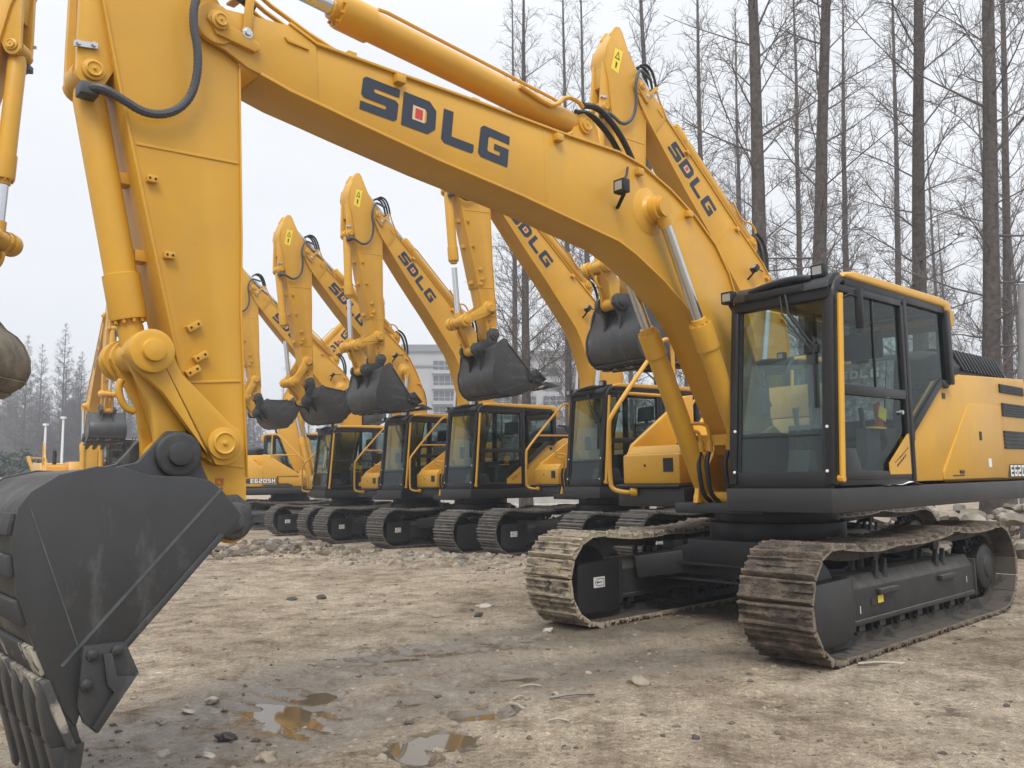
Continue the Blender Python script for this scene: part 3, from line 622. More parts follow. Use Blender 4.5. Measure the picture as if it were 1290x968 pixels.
    mb = MB(); q = {'S': [(5.00, 3.975), (4.72, 3.965), (4.75, 3.735), (5.03, 3.745)], 'D': [(4.69, 3.965), (4.42, 3.955), (4.44, 3.72), (4.715, 3.73)], 'L': [(4.36, 3.945), (4.08, 3.94), (4.105, 3.685), (4.39, 3.70)], 'G': [(4.03, 3.925), (3.755, 3.905), (3.785, 3.665), (4.065, 3.685)]}
    for ch, qq in q.items(): letter(mb, ch, qq, lambda x, z: (x, YC+.168, z))
    qd = q['D']
    for inset, mi, e in ((.31, 1, .167), (.375, 2, .170)):
        mb.add([(x, YC+e, z) for x, z in (bil(qd, inset, 1-inset+.02), bil(qd, .97-inset, 1-inset+.02), bil(qd, .97-inset, inset-.02), bil(qd, inset, inset-.02))], [(0, 1, 2, 3)], mi)
    mb.build('lettering', [M['navy'], M['cream'], M['red']], boom)
    mb = MB(); xs = [3.79, 4.12, 4.44, 4.77]
    for ch, x in zip('SDLG', xs): letter(mb, ch, [(x, 3.94), (x+.27, 3.95), (x+.26, 3.71), (x-.01, 3.70)], lambda x, z: (x, YC-.168, z))
    mb.add([(x, YC-.167, z) for x, z in ((4.53, 3.88), (4.63, 3.88), (4.63, 3.78), (4.53, 3.78))], [(0, 1, 2, 3)], 2)
    mb.build('lettering', [M['navy'], M['cream'], M['red']], boom)
    mb = MB(); bx, bz, by = 2.64, 3.74, YC+.30
    mb.box((bx-.01, by-.055, bz-.055), (bx+.07, by+.055, bz+.055)); mb.tube([(bx, by-.02, bz+.05), (bx-.1, by-.05, bz+.14), (bx-.2, YC+.18, bz+.25)], .012, 6, smooth=1); bar(mb, (bx, by, bz-.05), (bx-.06, YC+.17, bz-.13), .03, .02)
    mb.build('boom_light', M['hose'], boom, .01)
    mb = MB(); mb.box((bx+.068, by-.036, bz-.036), (bx+.074, by+.036, bz+.036)); mb.build('boom_light_lens', M['lens'], boom)
    # ---- arm
    ao = [(6.41, 4.68), (6.34, 4.66), (6.28, 4.58), (6.15, 4.36), (5.95, 4.14), (5.83, 3.98), (5.81, 3.78), (5.775, 2.77), (5.77, 2.36), (5.715, 1.45)] + arc((5.80, 1.22), .105, 150, 320, 8) + [(5.955, 1.46), (6.07, 1.96), (6.14, 2.23), (6.25, 2.69), (6.44, 3.48), (6.53, 3.89), (6.63, 4.15), (6.60, 4.34), (6.50, 4.56)]
    mb = MB(); mb.prism(ao, YC-.14, YC+.14)
    ribbon(mb, [(6.60, 4.34), (6.63, 4.15), (6.53, 3.89), (6.44, 3.48), (6.25, 2.69), (6.07, 1.96)], YC-.155, YC+.155, .014)
    ribbon(mb, [(5.715, 1.45), (5.77, 2.36), (5.775, 2.77), (5.81, 3.78)], YC-.15, YC+.15, .010)
    for y0 in (YC+.08, YC-.125): mb.prism([(6.45, 4.50), (6.58, 4.38), (6.635, 4.12), (6.64, 3.62), (6.64, 3.50)] + arc((6.57, 3.495), .075, -5, -150, 7) + [(6.46, 3.55), (6.46, 3.9)], y0, y0+.045)
    for s in (1, -1): pinhead(mb, EAR0.x, EAR0.z, YC+.125*s, s, .055)
    mb.prism([(6.47, 4.52), (6.58, 4.36), (6.615, 4.10), (6.60, 3.80), (6.50, 3.80)], YC-.08, YC+.08)
    for y0 in (YC+.085, YC-.13): mb.prism([(6.24, 4.50), (6.30, 4.64), (6.36, 4.70), (6.44, 4.68), (6.52, 4.55), (6.45, 4.42)], y0, y0+.045)
    for s in (1, -1):
        yy = YC+.14*s; lo_, hi_ = min(yy-.006, yy+.006), max(yy-.006, yy+.006)
        for (xa, za, xb, zb) in ((6.35, 3.17, 5.80, 3.20), (6.05, 1.945, 5.76, 1.97), (5.98, 1.53, 5.73, 1.50)): mb.prism([(xa, za), (xb, zb), (xb, zb+.014), (xa, za+.014)], lo_, hi_)
        mb.lathe((5.88, yy, 1.63), (0, s, 0), [(0, .12), (.02, .115), (.03, .09)], 24)
        mb.lathe((5.80, yy, 1.22), (0, s, 0), [(0, .12), (.012, .12)], 24)
    LUG = []
    for x, z, a in ((6.27, 3.0, 0), (6.17, 2.61, 0), (6.03, 2.25, 30), (5.99, 2.09, 30), (6.03, 2.01, 30)):
        rot = Matrix.Rotation(R(a*1.1), 3, 'Y'); w = .026 if a == 0 else .040
        mb.box((x-w, YC+.13, z-.018), (x+w, YC+.175, z+.018), rot=rot); LUG.append((x, z, w, rot))
    for z, x in ((3.02, 6.335), (2.62, 6.24), (2.05, 6.09)): mb.box((x-.02, YC-.06, z-.03), (x+.06, YC+.03, z+.03))
    arm = mb.build('arm', Y, root, .006); P['arm'] = arm
    for x, z, w, rot in LUG:
        for e in (-.55, .55):
            q = rot @ Vector((w*e, 0, 0)); mb = MB(); mb.cyl((x+q.x, YC+.17, z+q.z), (x+q.x, YC+.1765, z+q.z), .007, .007, 8); mb.build('bolt_hole', K, arm)
    mb = MB(); mb.prism([(6.55, 3.625), (6.66, 3.605), (6.66, 3.635), (6.55, 3.655)], YC+.128, YC+.142); mb.cyl((6.57, YC+.14, 3.64), (6.57, YC+.155, 3.64), .012, .012, 6); mb.cyl((6.64, YC+.14, 3.625), (6.64, YC+.155, 3.625), .012, .012, 6); mb.build('keeper_plate', M['zinc'], arm)
    hp = [(6.59, YC+.13, 3.40), (6.55, YC+.2, 3.405), (6.46, YC+.21, 3.37), (6.32, YC+.2, 3.32), (6.18, YC+.2, 3.37), (6.085, YC+.21, 3.50), (6.07, YC+.24, 3.70), (6.12, YC+.25, 3.90), (6.10, YC+.26, 4.05), (6.02, YC+.22, 4.17), (5.90, YC+.16, 4.20), (5.72, YC+.14, 4.16)]
    mb = MB(); mb.tube(hp, .021, 9, smooth=2, ridge=.011); mb.build('sleeved_hose', M['sleeve'], arm)
    mb = MB(); mb.box((6.54, YC+.07, 3.365), (6.63, YC+.17, 3.43)); mb.tube([(6.56, YC+.16, 3.41), (6.47, YC+.21, 3.375)], .024, 8); mb.build('hose_clamp', M['sleeve'], arm, .022)
    mb = MB(); st = [(6.44, 4.37), (6.29, 4.37), (6.36, 4.03), (6.50, 4.06)]; e = YC+.1435
    mb.add([(x, e, z) for x, z in st], [(0, 1, 2, 3)], 0)
    sq = [st[0], st[1], st[2], st[3]]
    tri = [bil(sq, .5, .92), bil(sq, .82, .55), bil(sq, .16, .55)]; tri2 = [bil(sq, .5, .82), bil(sq, .68, .60), bil(sq, .30, .60)]
    mb.add([(x, e+.002, z) for x, z in tri+tri2], [(i, (i+1) % 3, 3+(i+1) % 3, 3+i) for i in range(3)], 1)
    mb.add([(x, e+.002, z) for x, z in (bil(sq, .40, .45), bil(sq, .65, .38), bil(sq, .60, .12), bil(sq, .45, .16))], [(0, 1, 2, 3)], 1)
    mb.build('warning_sticker', [M['stick'], M['ink']], arm)
    mb = MB()
    for x_, z in ((5.865, 1.415), (5.845, 1.325)):                # two raised letters P, one above the other
        e = YC+.1405
        for lo_, hi_ in (((-.022, -.032), (-.010, .032)), ((-.010, .020), (.022, .032)), ((-.010, -.006), (.022, .006)), ((.012, .006), (.022, .020))): mb.box((x_+.02-hi_[0]-.02, e, z+lo_[1]), (x_+.02-lo_[0]-.02, e+.004, z+hi_[1]))
    mb.build('cast_mark', M['brown'], arm)
    # ---- bucket
    bo = [(5.92, 1.27), (5.94, 1.19), (6.0, 1.165), (6.42, .72), (6.60, .52), (6.635, .40), (6.66, .44), (6.70, .50), (6.81, .77), (6.88, .98), (6.91, 1.20), (6.89, 1.335), (6.845, 1.40), (6.74, 1.47), (6.59, 1.505), (6.48, 1.50), (6.36, 1.462), (6.18, 1.455), (6.08, 1.435), (6.02, 1.39)]
    mb = MB()
    for y0 in (.62, -.55): mb.prism(bo, y0, y0+.03)
    shell = [(5.96, 1.21), (6.04, 1.33), (6.10, 1.425), (6.36, 1.455), (6.48, 1.49), (6.59, 1.495), (6.74, 1.46), (6.84, 1.39), (6.885, 1.33), (6.905, 1.20), (6.875, .98), (6.805, .77), (6.70, .50), (6.645, .38)]
    ribbon(mb, shell, -.54, .64, -.025)
    for y0 in (.62, -.555): ribbon(mb, [(6.005, 1.165), (6.42, .72), (6.60, .53)], y0-.008, y0+.043, .03)
    for y0 in (.205, -.155):
        mb.prism([(5.70, 1.21), (5.73, 1.14), (5.80, 1.115), (5.95, 1.16), (6.1, 1.3), (6.50, 1.485), (6.30, 1.53), (6.24, 1.60), (6.16, 1.69), (6.07, 1.69), (6.0, 1.63), (5.98, 1.52), (5.9, 1.35), (5.78, 1.36), (5.70, 1.30)], y0, y0+.05)
        s = 1 if y0 > 0 else -1; yy = y0+.05 if s > 0 else y0
        mb.lathe((BLP0.x, yy, BLP0.z), (0, s, 0), [(0, .115), (.04, .115), (.045, .095), (.045, .062), (.07, .058)], 24); mb.lathe((PIN0.x, yy, PIN0.z), (0, s, 0), [(0, .10), (.02, .10), (.025, .08), (.025, .05), (.04, .05)], 24)
    mb.cyl((BLP0.x, -.15, BLP0.z), (BLP0.x, .25, BLP0.z), .05, .05, 14)
    bk = mb.build('bucket', M['bucket'], root, .006); P['bucket'] = bk
    for a, b in (((6.02, 1.40), (6.70, .665)), ((6.845, 1.33), (6.64, .74))):       # weld seams on the sides
        mb = MB(); mb.prism([(a[0]-.005, a[1]-.005), (a[0]+.005, a[1]+.005), (b[0]+.005, b[1]+.005), (b[0]-.005, b[1]-.005)], .648, .6535); mb.build('weld_seam', M['seam'], bk)
    mb = MB()
    segs = [((6.893, 1.31), (6.907, 1.22)), ((6.902, 1.14), (6.888, 1.05)), ((6.87, .955), (6.832, .85)), ((6.80, .755), (6.752, .64)), ((6.725, .575), (6.685, .47))]
    for k, (a, b) in enumerate(segs):
        if k < 4: ribbon(mb, [a, b], -.53, .63, .022)
    mb.build('wear_strip', M['wornstrip'], bk, .004)
    mb = MB(); ribbon(mb, [(6.745, .62), (6.66, .40), (6.632, .33)], -.57, .67, .035); mb.build('cutting_edge', M['worn'], bk, .006)
    for k in range(5):
        y = .58 - k*.25; mb = MB()
        def rg(x, z, wx, wy): return [(x-wx, y-wy, z), (x+wx, y-wy, z), (x+wx, y+wy, z), (x-wx, y+wy, z)]
        mb.loft([rg(6.735, .60, .035, .05), rg(6.71, .50, .055, .062), rg(6.675, .36, .060, .062), rg(6.66, .33, .058, .06)])
        mb.loft([rg(6.66, .335, .066, .068), rg(6.65, .22, .045, .062), rg(6.645, .08, .016, .05), rg(6.645, .03, .008, .042)])
        mb.cyl((6.675, y-.075, .42), (6.675, y+.075, .42), .018, .018, 8)
        mb.build('tooth', M['bucket'], bk, .008)
    for y0, s in ((.65, 1), (-.55, -1)):
        mb = MB(); a, b = (y0, y0+.035*s)
        po = [(6.625, .74), (6.455, .735), (6.395, .60), (6.56, .37), (6.61, .42), (6.64, .50)]
        mb.prism(po, min(a, b), max(a, b))
        mb.prism([(6.55, .70), (6.515, .70), (6.49, .60), (6.415, .585), (6.40, .60), (6.56, .375), (6.58, .40), (6.50, .53), (6.53, .57)], min(b, b+.025*s), max(b, b+.025*s))
        for x, z in ((6.59, .70), (6.49, .705), (6.61, .58)): mb.lathe((x, b, z), (0, s, 0), [(0, .028), (.016, .026), (.018, .016), (.026, .014)], 8)
        mb.build('side_cutter', M['bucket'], bk, .006)
    # ---- linkage
    mb = MB()
    for y0 in (YC+.165, YC-.21):
        mb.prism([(-.05, -.10), (.40, -.075), (.60, -.105)] + arc((.60, 0), .11, -60, 90, 8) + [(.42, .06), (.05, .10)] + arc((0, 0), .115, 90, 270, 10), y0, y0+.045)
        s = 1 if y0 > 0 else -1; yy = y0+.045 if s > 0 else y0
        pinhead(mb, 0, 0, yy, s, .085); mb.lathe((.60, yy, 0), (0, s, 0), [(0, .11), (.05, .11), (.055, .085), (.055, .058), (.085, .055), (.088, 0)], 24)
    P['rocker'] = mb.build('rocker_arm', Y, root, .006)
    mb = MB()
    lk = [(-.02, .10), (.08, .075), (.26, .04), (.44, .065)] + arc((.54, 0), .09, 90, -90, 8) + [(.46, -.09), (.30, -.17), (.12, -.14), (0, -.10)] + arc((0, 0), .10, 250, 110, 8)
    for y0 in (YC-.125, YC+.08): mb.prism(lk, y0, y0+.045)
    mb.prism([(.10, -.03), (.50, -.03), (.48, .01), (.10, .02)], YC-.09, YC+.09)
    mb.cyl((0, YC-.2, 0), (0, YC+.2, 0), .085, .085, 20); mb.cyl((.54, YC-.14, 0), (.54, YC+.14, 0), .085, .085, 20)
    mb.tube([(.10, YC, .10), (.14, YC, .13), (.24, YC, .13), (.28, YC, .08)], .02, 8, smooth=1)
    P['link'] = mb.build('bucket_link', Y, root, .008)
    # ---- cylinders (along +X from the base pin)
    def cylinder(key, name, y, r, Lb, Lr, rr, fat=1.15):
        mb = MB(); mb.cyl((0, y-.07, 0), (0, y+.07, 0), r*1.05, r*1.05, 18)
        mb.lathe((.02, y, 0), (1, 0, 0), [(0, r*.7), (.06, r*.9), (.10, r), (Lb-.24, r), (Lb-.235, r*fat), (Lb-.02, r*fat), (Lb, r*fat*.97), (Lb+.001, r*.8), (Lb+.05, r*.75), (Lb+.055, rr*1.02)], 24)
        for k in range(10): a = 2*PI*k/10; mb.cyl((Lb+.01, y+r*.95*math.cos(a), r*.95*math.sin(a)), (Lb+.04, y+r*.95*math.cos(a), r*.95*math.sin(a)), .010, .010, 6)
        if key != 'kcyl': mb.tube([(.18, y, r*1.0), (.22, y, r+.045), (.30, y, r+.05), (Lb-.35, y, r+.05), (Lb-.28, y, r+.04), (Lb-.25, y, r*.9)], .014, 6)
        b = mb.build(name, Y, root, 0); P[key] = b
        mb = MB(); mb.cyl((-Lr, y, 0), (-.08, y, 0), rr, rr, 20); mb.cyl((-.16, y, 0), (-.05, y, 0), rr*1.35, rr*1.35, 18, 1); mb.cyl((0, y-.06, 0), (0, y+.06, 0), rr*1.7, rr*1.7, 20, 1)
        P[key+'_rod'] = mb.build('piston_rod', [M['chrome'], Y], b)
    cylinder('bcl', 'boom_cylinder', YC+.285, .088, 1.72, 1.5, .048); cylinder('bcr', 'boom_cylinder', YC-.285, .088, 1.72, 1.5, .048)
    cylinder('acyl', 'arm_cylinder', YC, .105, 2.22, 1.7, .055); cylinder('kcyl', 'bucket_cylinder', YC, .080, 1.24, .95, .048)
    # hoses at the boom foot
    for k, y in enumerate((-.16, -.07, .13, .22)): mb = MB(); mb.tube([(1.02-.02*k, y, 1.66), (1.06, y, 1.55), (1.06, y+.01, 1.40), (1.0, y, 1.22), (.8, y, 1.14)], .022, 8, smooth=2); mb.build('foot_hose', M['hose'], root)
    mb = MB()
    for k, y in enumerate((-.16, -.07, .13, .22)):
        mb = MB(); e = -.25 if y < 0 else .34; z = 1.84 + .07*(k % 2)
        mb.tube([(1.02-.02*k, y, 1.64), (1.02-.02*k, y, z-.04), (1.04, lerp(y, e, .2), z), (1.10, lerp(y, e, .9), z), (1.14, e, z+.05)], .017, 8, smooth=1); mb.cyl((1.02-.02*k, y, 1.64), (1.02-.02*k, y, 1.74), .032, .032, 8); mb.build('oil_pipe', Y, root)
    mb = MB(); mb.box((.92, -.25, 1.70), (.98, .36, 1.80)); mb.build('pipe_clamp', Y, root)
    return P

# ------------------------------------------------------------------ posing and placing
def rotxz(a): return Matrix.Rotation(-a, 4, 'Y')
def T(v): return Matrix.Translation(v)
def aim(o, rod, p, q):
    d = q - p; o.matrix_basis = T(Vector((p.x, 0, p.z))) @ rotxz(math.atan2(d.z, d.x)); rod.matrix_basis = T((d.length, 0, 0))
def pose(P, db, da, dk, La=1.0, dz=0):
    B = T(FOOT) @ rotxz(db) @ T(-FOOT)
    A = T(B @ TIP0) @ rotxz(da) @ Matrix.Diagonal((1, 1, La, 1)) @ T(-TIP0)
    pin = A @ PIN0; K = T(pin) @ rotxz(da+dk) @ T(-PIN0) @ T(Vector((0, YC*.09, 0))) @ Matrix.Diagonal((1, .91, 1, 1))
    P['boom'].matrix_basis = B; P['arm'].matrix_basis = A; P['bucket'].matrix_basis = K
    ear = A @ EAR0; rock = A @ ROCK0; blp = K @ BLP0
    d = blp - rock; L = d.length; r1, r2 = .60, .54; a = (r1*r1 - r2*r2 + L*L)/(2*L); h = math.sqrt(max(0, r1*r1-a*a)); e = d.normalized(); n = Vector((-e.z, 0, e.x))
    c = [rock + e*a + n*h, rock + e*a - n*h]; out = rotxz(da) @ Vector((1, 0, .35))
    lp = max(c, key=lambda p: (p-rock).dot(out))
    d = lp - rock; P['rocker'].matrix_basis = T(rock) @ rotxz(math.atan2(d.z, d.x))
    d = blp - lp; P['link'].matrix_basis = T(lp) @ rotxz(math.atan2(d.z, d.x))
    aim(P['kcyl'], P['kcyl_rod'], ear, lp); aim(P['acyl'], P['acyl_rod'], B @ ACB, A @ PEAK0)
    for k in ('bcl', 'bcr'): aim(P[k], P[k+'_rod'], BCB, B @ BCT)

def ground_base(x, y):
    z = -.17*ss(10, 25, y)
    return z

EX0 = build_excavator()
r0 = EX0['root']; r0.location = (2.6508, 8.5788, -.004); r0.rotation_euler = (0, 0, 3.8769)
tag(r0, 'nearest yellow excavator, its boom crossing the picture and grey bucket resting on mud', 'excavator', 'yellow excavators parked on the dirt yard')
pose(EX0, 0, 0, 0)

def place(label, x, y, rz, db, da, dk, La=1.1, sc_=1.0, dz=0):
    mp = {}; c = copy_tree(r0, None, mp); P = {k: mp[v] for k, v in EX0.items()}
    c.location = (x, y, ground_base(x, y)+dz); c.rotation_euler = (0, 0, rz); c.scale = (sc_,)*3; c['label'] = label
    pose(P, db, da, dk, La); return P
row = [
 ('yellow excavator with its cab hidden and raised arm tip rising above the near boom', 4.1488, 13.4963, 3.7435, .7701, .095),
 ('yellow excavator whose cab stands just left of the near excavator boom cylinders', 1.8535, 16.3146, 3.7767, .728, -.0196),
 ('middle yellow excavator whose whole arm tip shows against sky under the near boom', -.7497, 19.2114, 3.9114, .7346, .0066),
 ('yellow excavator second from the far end, arm just left of the middle one', -2.4569, 21.476, 3.9077, .6698, .0039),
 ('farthest yellow excavator of the facing row, its arm beside the edge of the near arm', -4.7616, 24.9532, 3.7918, .7035, -.0205)]
PR = [place(l, x, y, t, b, a, R(k_)) for (l, x, y, t, b, a), k_ in zip(row, (-84, -87, -82, -126, -132))]
PR[2]['bucket']  # (kept as its own part)
place('yellow excavator turned side on behind the row, white model lettering towards us', -7.8, 29.4, R(-3), R(48), R(2), R(-60), 1.05, 1.05)
place('yellow excavator facing us at far left with a black bucket before its cab', -14.8, 29.2, R(-55), R(41), R(0), R(-62), 1.08)
P9 = place('yellow excavator cut by the left edge, its hanging bucket caked in dry mud', -9.78, 7.14, R(4), R(24), R(-.5), R(-52), 1.0)
# mud: the nearest machine drove through the yard, the left-edge one has been digging
P0t = {1: EX0['track1'], -1: EX0['track-1']}
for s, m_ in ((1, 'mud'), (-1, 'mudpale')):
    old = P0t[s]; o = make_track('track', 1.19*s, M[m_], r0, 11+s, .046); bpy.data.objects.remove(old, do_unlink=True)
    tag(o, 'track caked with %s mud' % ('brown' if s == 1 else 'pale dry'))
def swap(o, m_):
    for sl_ in o.material_slots: sl_.link = 'OBJECT'; sl_.material = m_
    for ch in o.children: swap(ch, m_)
swap(P9['bucket'], M['mudbucket'])

# ------------------------------------------------------------------ ground
def axis(lo, hi, fine0, fine1, step, grow):
    a = [fine0]
    while a[-1] < fine1: a.append(a[-1]+step)
    s = step; x = a[-1]
    while x < hi: s *= grow; x += s; a.append(x)
    s = step; x = fine0; b = []
    while x > lo: s *= grow; x -= s; b.append(x)
    return b[::-1] + a
PUD = [(-1.47, 5.50, .25, .42, .5), (-1.34, 5.84, .12, .18, .4), (-.66, 7.32, .44, .14, .12), (-.98, 7.08, .32, .11, .3), (-1.32, 6.78, .17, .06, .3), (-.66, 5.70, .10, .07, .0), (-.19, 5.36, .17, .09, .4), (-.42, 4.82, .16, .17, .4), (.06, 6.25, .17, .07, .2), (-.98, 6.55, .10, .06, 0.2), (.02, 7.65, .24, .06, .2), (-.56, 4.62, .10, .22, .4)]
WATER_Z = -.022
def pdepth(x, y):
    d = 0
    for px, py, a, b, t in PUD:
        c, s_ = math.cos(t), math.sin(t); u = ((x-px)*c + (y-py)*s_)/a; v = (-(x-px)*s_ + (y-py)*c)/b
        q = u*u + v*v
        if q < 5: d = max(d, math.exp(-q*.75))
    return d
RUT = [((-2.2, 5.0), (-.8, 7.1)), ((-.8, 7.1), (1.2, 8.1)), ((-1.9, 4.4), (-.1, 6.3)), ((-.1, 6.3), (1.2, 6.8))]
def segd(x, y, a, b):
    dx, dy = b[0]-a[0], b[1]-a[1]; t = max(0, min(1, ((x-a[0])*dx+(y-a[1])*dy)/(dx*dx+dy*dy))); return math.hypot(x-a[0]-t*dx, y-a[1]-t*dy)
def wetness(x, y):
    d = min(segd(x, y, a, b) for a, b in RUT)
    n = noise.noise(Vector((x*1.3, y*1.3, 3)))*.35
    return max(0, min(1, 1.25 - d*1.15 + n)) *.9 if d < 3 else 0
def BANK(x, y):
    if not (-12 < x < 8 and 9 < y < 24): return 0
    t_ = (x+7.5)/13; yc_ = lerp(18.2, 11.6, t_); d = y - yc_
    return (.10*max(0, noise.noise(Vector((x*.6, y*.6, 4)))+.45)*math.exp(-(d/1.1)**2)*ss(-9, -7, x)*(1-ss(4.5, 6, x)) + .20*math.exp(-((x+5.0)/1.5)**2-((y-17.0)/.9)**2))
def ground_z(x, y, fine=True):
    z = ground_base(x, y)
    z += BANK(x, y)
    if not fine: return z + .05*noise.noise(Vector((x*.15, y*.15, 0)))
    v = Vector((x, y, 0))
    z += .020*noise.noise(v*.9) + .013*noise.noise(v*2.9 + Vector((5, 2, 1))) + .010*max(-.25, noise.noise(v*6)) + .007*max(-.1, noise.noise(v*13+Vector((3, 9, 2)))) + .004*noise.noise(v*27)
    for (a_, b_), off in (((RUT[0][0], RUT[0][1]), 0), ((RUT[2][0], RUT[2][1]), 0)):
        dx, dy = b_[0]-a_[0], b_[1]-a_[1]; l_ = math.hypot(dx, dy); u_ = ((x-a_[0])*dx+(y-a_[1])*dy)/l_; w_ = abs(((x-a_[0])*dy-(y-a_[1])*dx)/l_)
        if -.6 < u_ < l_+.8 and w_ < .42: z += (-.016 + .009*math.sin(u_*2*PI/.19)*(.6+noise.noise(v*2.2)))*(1-ss(.28, .42, w_))*ss(-.6, 0, u_)*(1-ss(l_, l_+.8, u_))
    d = pdepth(x, y)
    if d > .01: z -= .055*d*(1+.5*noise.noise(v*6))
    w = wetness(x, y)
    if w > 0: z -= .010*w; z += .010*w*abs(noise.noise(v*12+Vector((0, 7, 0))))
    # pressed ground beneath the tracks
    q = Vector((x-2.6508, y-8.5788, 0)); c, s_ = math.cos(3.8769), math.sin(3.8769); X = q.x*c+q.y*s_; Yy = -q.x*s_+q.y*c
    if abs(X) < 2.3 and .75 < abs(Yy) < 1.65: z = lerp(z, -.005 + .008*noise.noise(v*9), .85)
    return z
xs = axis(-420, 420, -3.6, 4.6, .028, 1.022); ys = axis(-60, 700, 3.4, 9.6, .028, 1.018)
gv = []; wet = []; pud = []
for y in ys:
    for x in xs:
        f_ = abs(x) < 40 and -5 < y < 60
        gv.append((x, y, ground_z(x, y, f_))); near = abs(x) < 6 and 2 < y < 12; wet.append(wetness(x, y) if near else 0); pud.append(pdepth(x, y) if near else 0)
nx = len(xs); gf = [(j*nx+i, j*nx+i+1, (j+1)*nx+i+1, (j+1)*nx+i) for j in range(len(ys)-1) for i in range(nx-1)]
me = bpy.data.meshes.new('ground'); me.from_pydata(gv, [], gf)
at_ = me.attributes.new('wet', 'FLOAT', 'POINT'); at_.data.foreach_set('value', wet); at2_ = me.attributes.new('pud', 'FLOAT', 'POINT'); at2_.data.foreach_set('value', pud)
me.polygons.foreach_set('use_smooth', [True]*len(me.polygons))
ground = bpy.data.objects.new('ground', me); C.objects.link(ground); ground['kind'] = 'structure'
def ground_mat():
    m, t, b = newmat('yard_earth'); L = t.links.new
    tc = t.nodes.new('ShaderNodeTexCoord')
    def nz(scale, detail, rough=.6, dist=0):
        n = t.nodes.new('ShaderNodeTexNoise'); n.inputs['Scale'].default_value = scale; n.inputs['Detail'].default_value = detail; n.inputs['Roughness'].default_value = rough; n.inputs['Distortion'].default_value = dist
        L(tc.outputs['Object'], n.inputs['Vector']); return n.outputs[0]
    def ramp(src, stops):
        r = t.nodes.new('ShaderNodeValToRGB'); e = r.color_ramp.elements
        e[0].position, e[0].color = stops[0][0], (*stops[0][1], 1); e[1].position, e[1].color = stops[-1][0], (*stops[-1][1], 1)
        for p, c in stops[1:-1]: q = e.new(p); q.color = (*c, 1)
        L(src, r.inputs[0]); return r.outputs[0]
    def mix(fac, a, c, mode='MIX'):
        x = t.nodes.new('ShaderNodeMix'); x.data_type = 'RGBA'; x.blend_type = mode
        if isinstance(fac, float): x.inputs[0].default_value = fac
        else: L(fac, x.inputs[0])
        L(a, x.inputs[6]); L(c, x.inputs[7]); return x.outputs[2]
    big = nz(.55, 7, .62, .4); mid = nz(3.2, 8, .68); fin = nz(26, 6, .7); grit = nz(110, 3, .7)
    base = ramp(big, [(.30, (.25, .196, .142)), (.46, (.35, .283, .206)), (.60, (.43, .36, .27)), (.75, (.395, .34, .265))])
    patch = ramp(mid, [(.31, (.34, .31, .28)), (.42, (.74, .71, .68)), (.52, (1, 1, 1)), (.68, (1.30, 1.30, 1.29))])
    dry = mix(1.0, base, patch, 'MULTIPLY')
    spk = ramp(fin, [(.30, (.22, .20, .19)), (.41, (.76, .75, .74)), (.58, (1.04, 1.04, 1.04)), (.70, (1.65, 1.64, 1.60))]); dry = mix(.95, dry, spk, 'MULTIPLY')
    g2 = ramp(grit, [(.3, (.4, .39, .38)), (.50, (1, 1, 1)), (.70, (1.5, 1.5, 1.48))]); dry = mix(.9, dry, g2, 'MULTIPLY')
    at = t.nodes.new('ShaderNodeAttribute'); at.attribute_name = 'wet'
    mm = t.nodes.new('ShaderNodeMath'); mm.operation = 'MULTIPLY_ADD'; L(mid, mm.inputs[0]); mm.inputs[1].default_value = 2.4; mm.inputs[2].default_value = -1.25
    ad = t.nodes.new('ShaderNodeMath'); ad.operation = 'ADD'; L(at.outputs['Fac'], ad.inputs[0]); L(mm.outputs[0], ad.inputs[1])
    mr = t.nodes.new('ShaderNodeMapRange'); mr.inputs[1].default_value = .25; mr.inputs[2].default_value = .85; L(ad.outputs[0], mr.inputs[0])
    wcol = ramp(mid, [(.32, (.055, .045, .036)), (.44, (.13, .108, .085)), (.60, (.21, .18, .145)), (.72, (.25, .215, .175))]); wcol = mix(.8, wcol, spk, 'MULTIPLY')
    col = mix(mr.outputs[0], dry, wcol)
    pa = t.nodes.new('ShaderNodeAttribute'); pa.attribute_name = 'pud'
    pm = t.nodes.new('ShaderNodeMath'); pm.operation = 'MULTIPLY_ADD'; L(nz(7, 6, .65), pm.inputs[0]); pm.inputs[1].default_value = 1.5; L(pa.outputs['Fac'], pm.inputs[2])
    fm = t.nodes.new('ShaderNodeMapRange'); fm.interpolation_type = 'SMOOTHSTEP'; fm.inputs[1].default_value = .88; fm.inputs[2].default_value = 1.06; L(pm.outputs[0], fm.inputs[0])
    wc = t.nodes.new('ShaderNodeRGB'); wc.outputs[0].default_value = (.10, .082, .062, 1); col = mix(fm.outputs[0], col, wc.outputs[0]); L(col, b.inputs['Base Color'])
    rr = t.nodes.new('ShaderNodeMapRange'); rr.inputs[3].default_value = .95; rr.inputs[4].default_value = .30; L(mr.outputs[0], rr.inputs[0]); r3 = t.nodes.new('ShaderNodeMix'); r3.inputs[3].default_value = .07; L(fm.outputs[0], r3.inputs[0]); L(rr.outputs[0], r3.inputs[2]); L(r3.outputs[0], b.inputs['Roughness'])
    b.inputs['Specular IOR Level'].default_value = .35
    s1 = t.nodes.new('ShaderNodeMath'); s1.operation = 'MULTIPLY_ADD'; L(fin, s1.inputs[0]); s1.inputs[1].default_value = .6; L(mid, s1.inputs[2])
    s2 = t.nodes.new('ShaderNodeMath'); s2.operation = 'MULTIPLY_ADD'; L(grit, s2.inputs[0]); s2.inputs[1].default_value = .22; L(s1.outputs[0], s2.inputs[2])
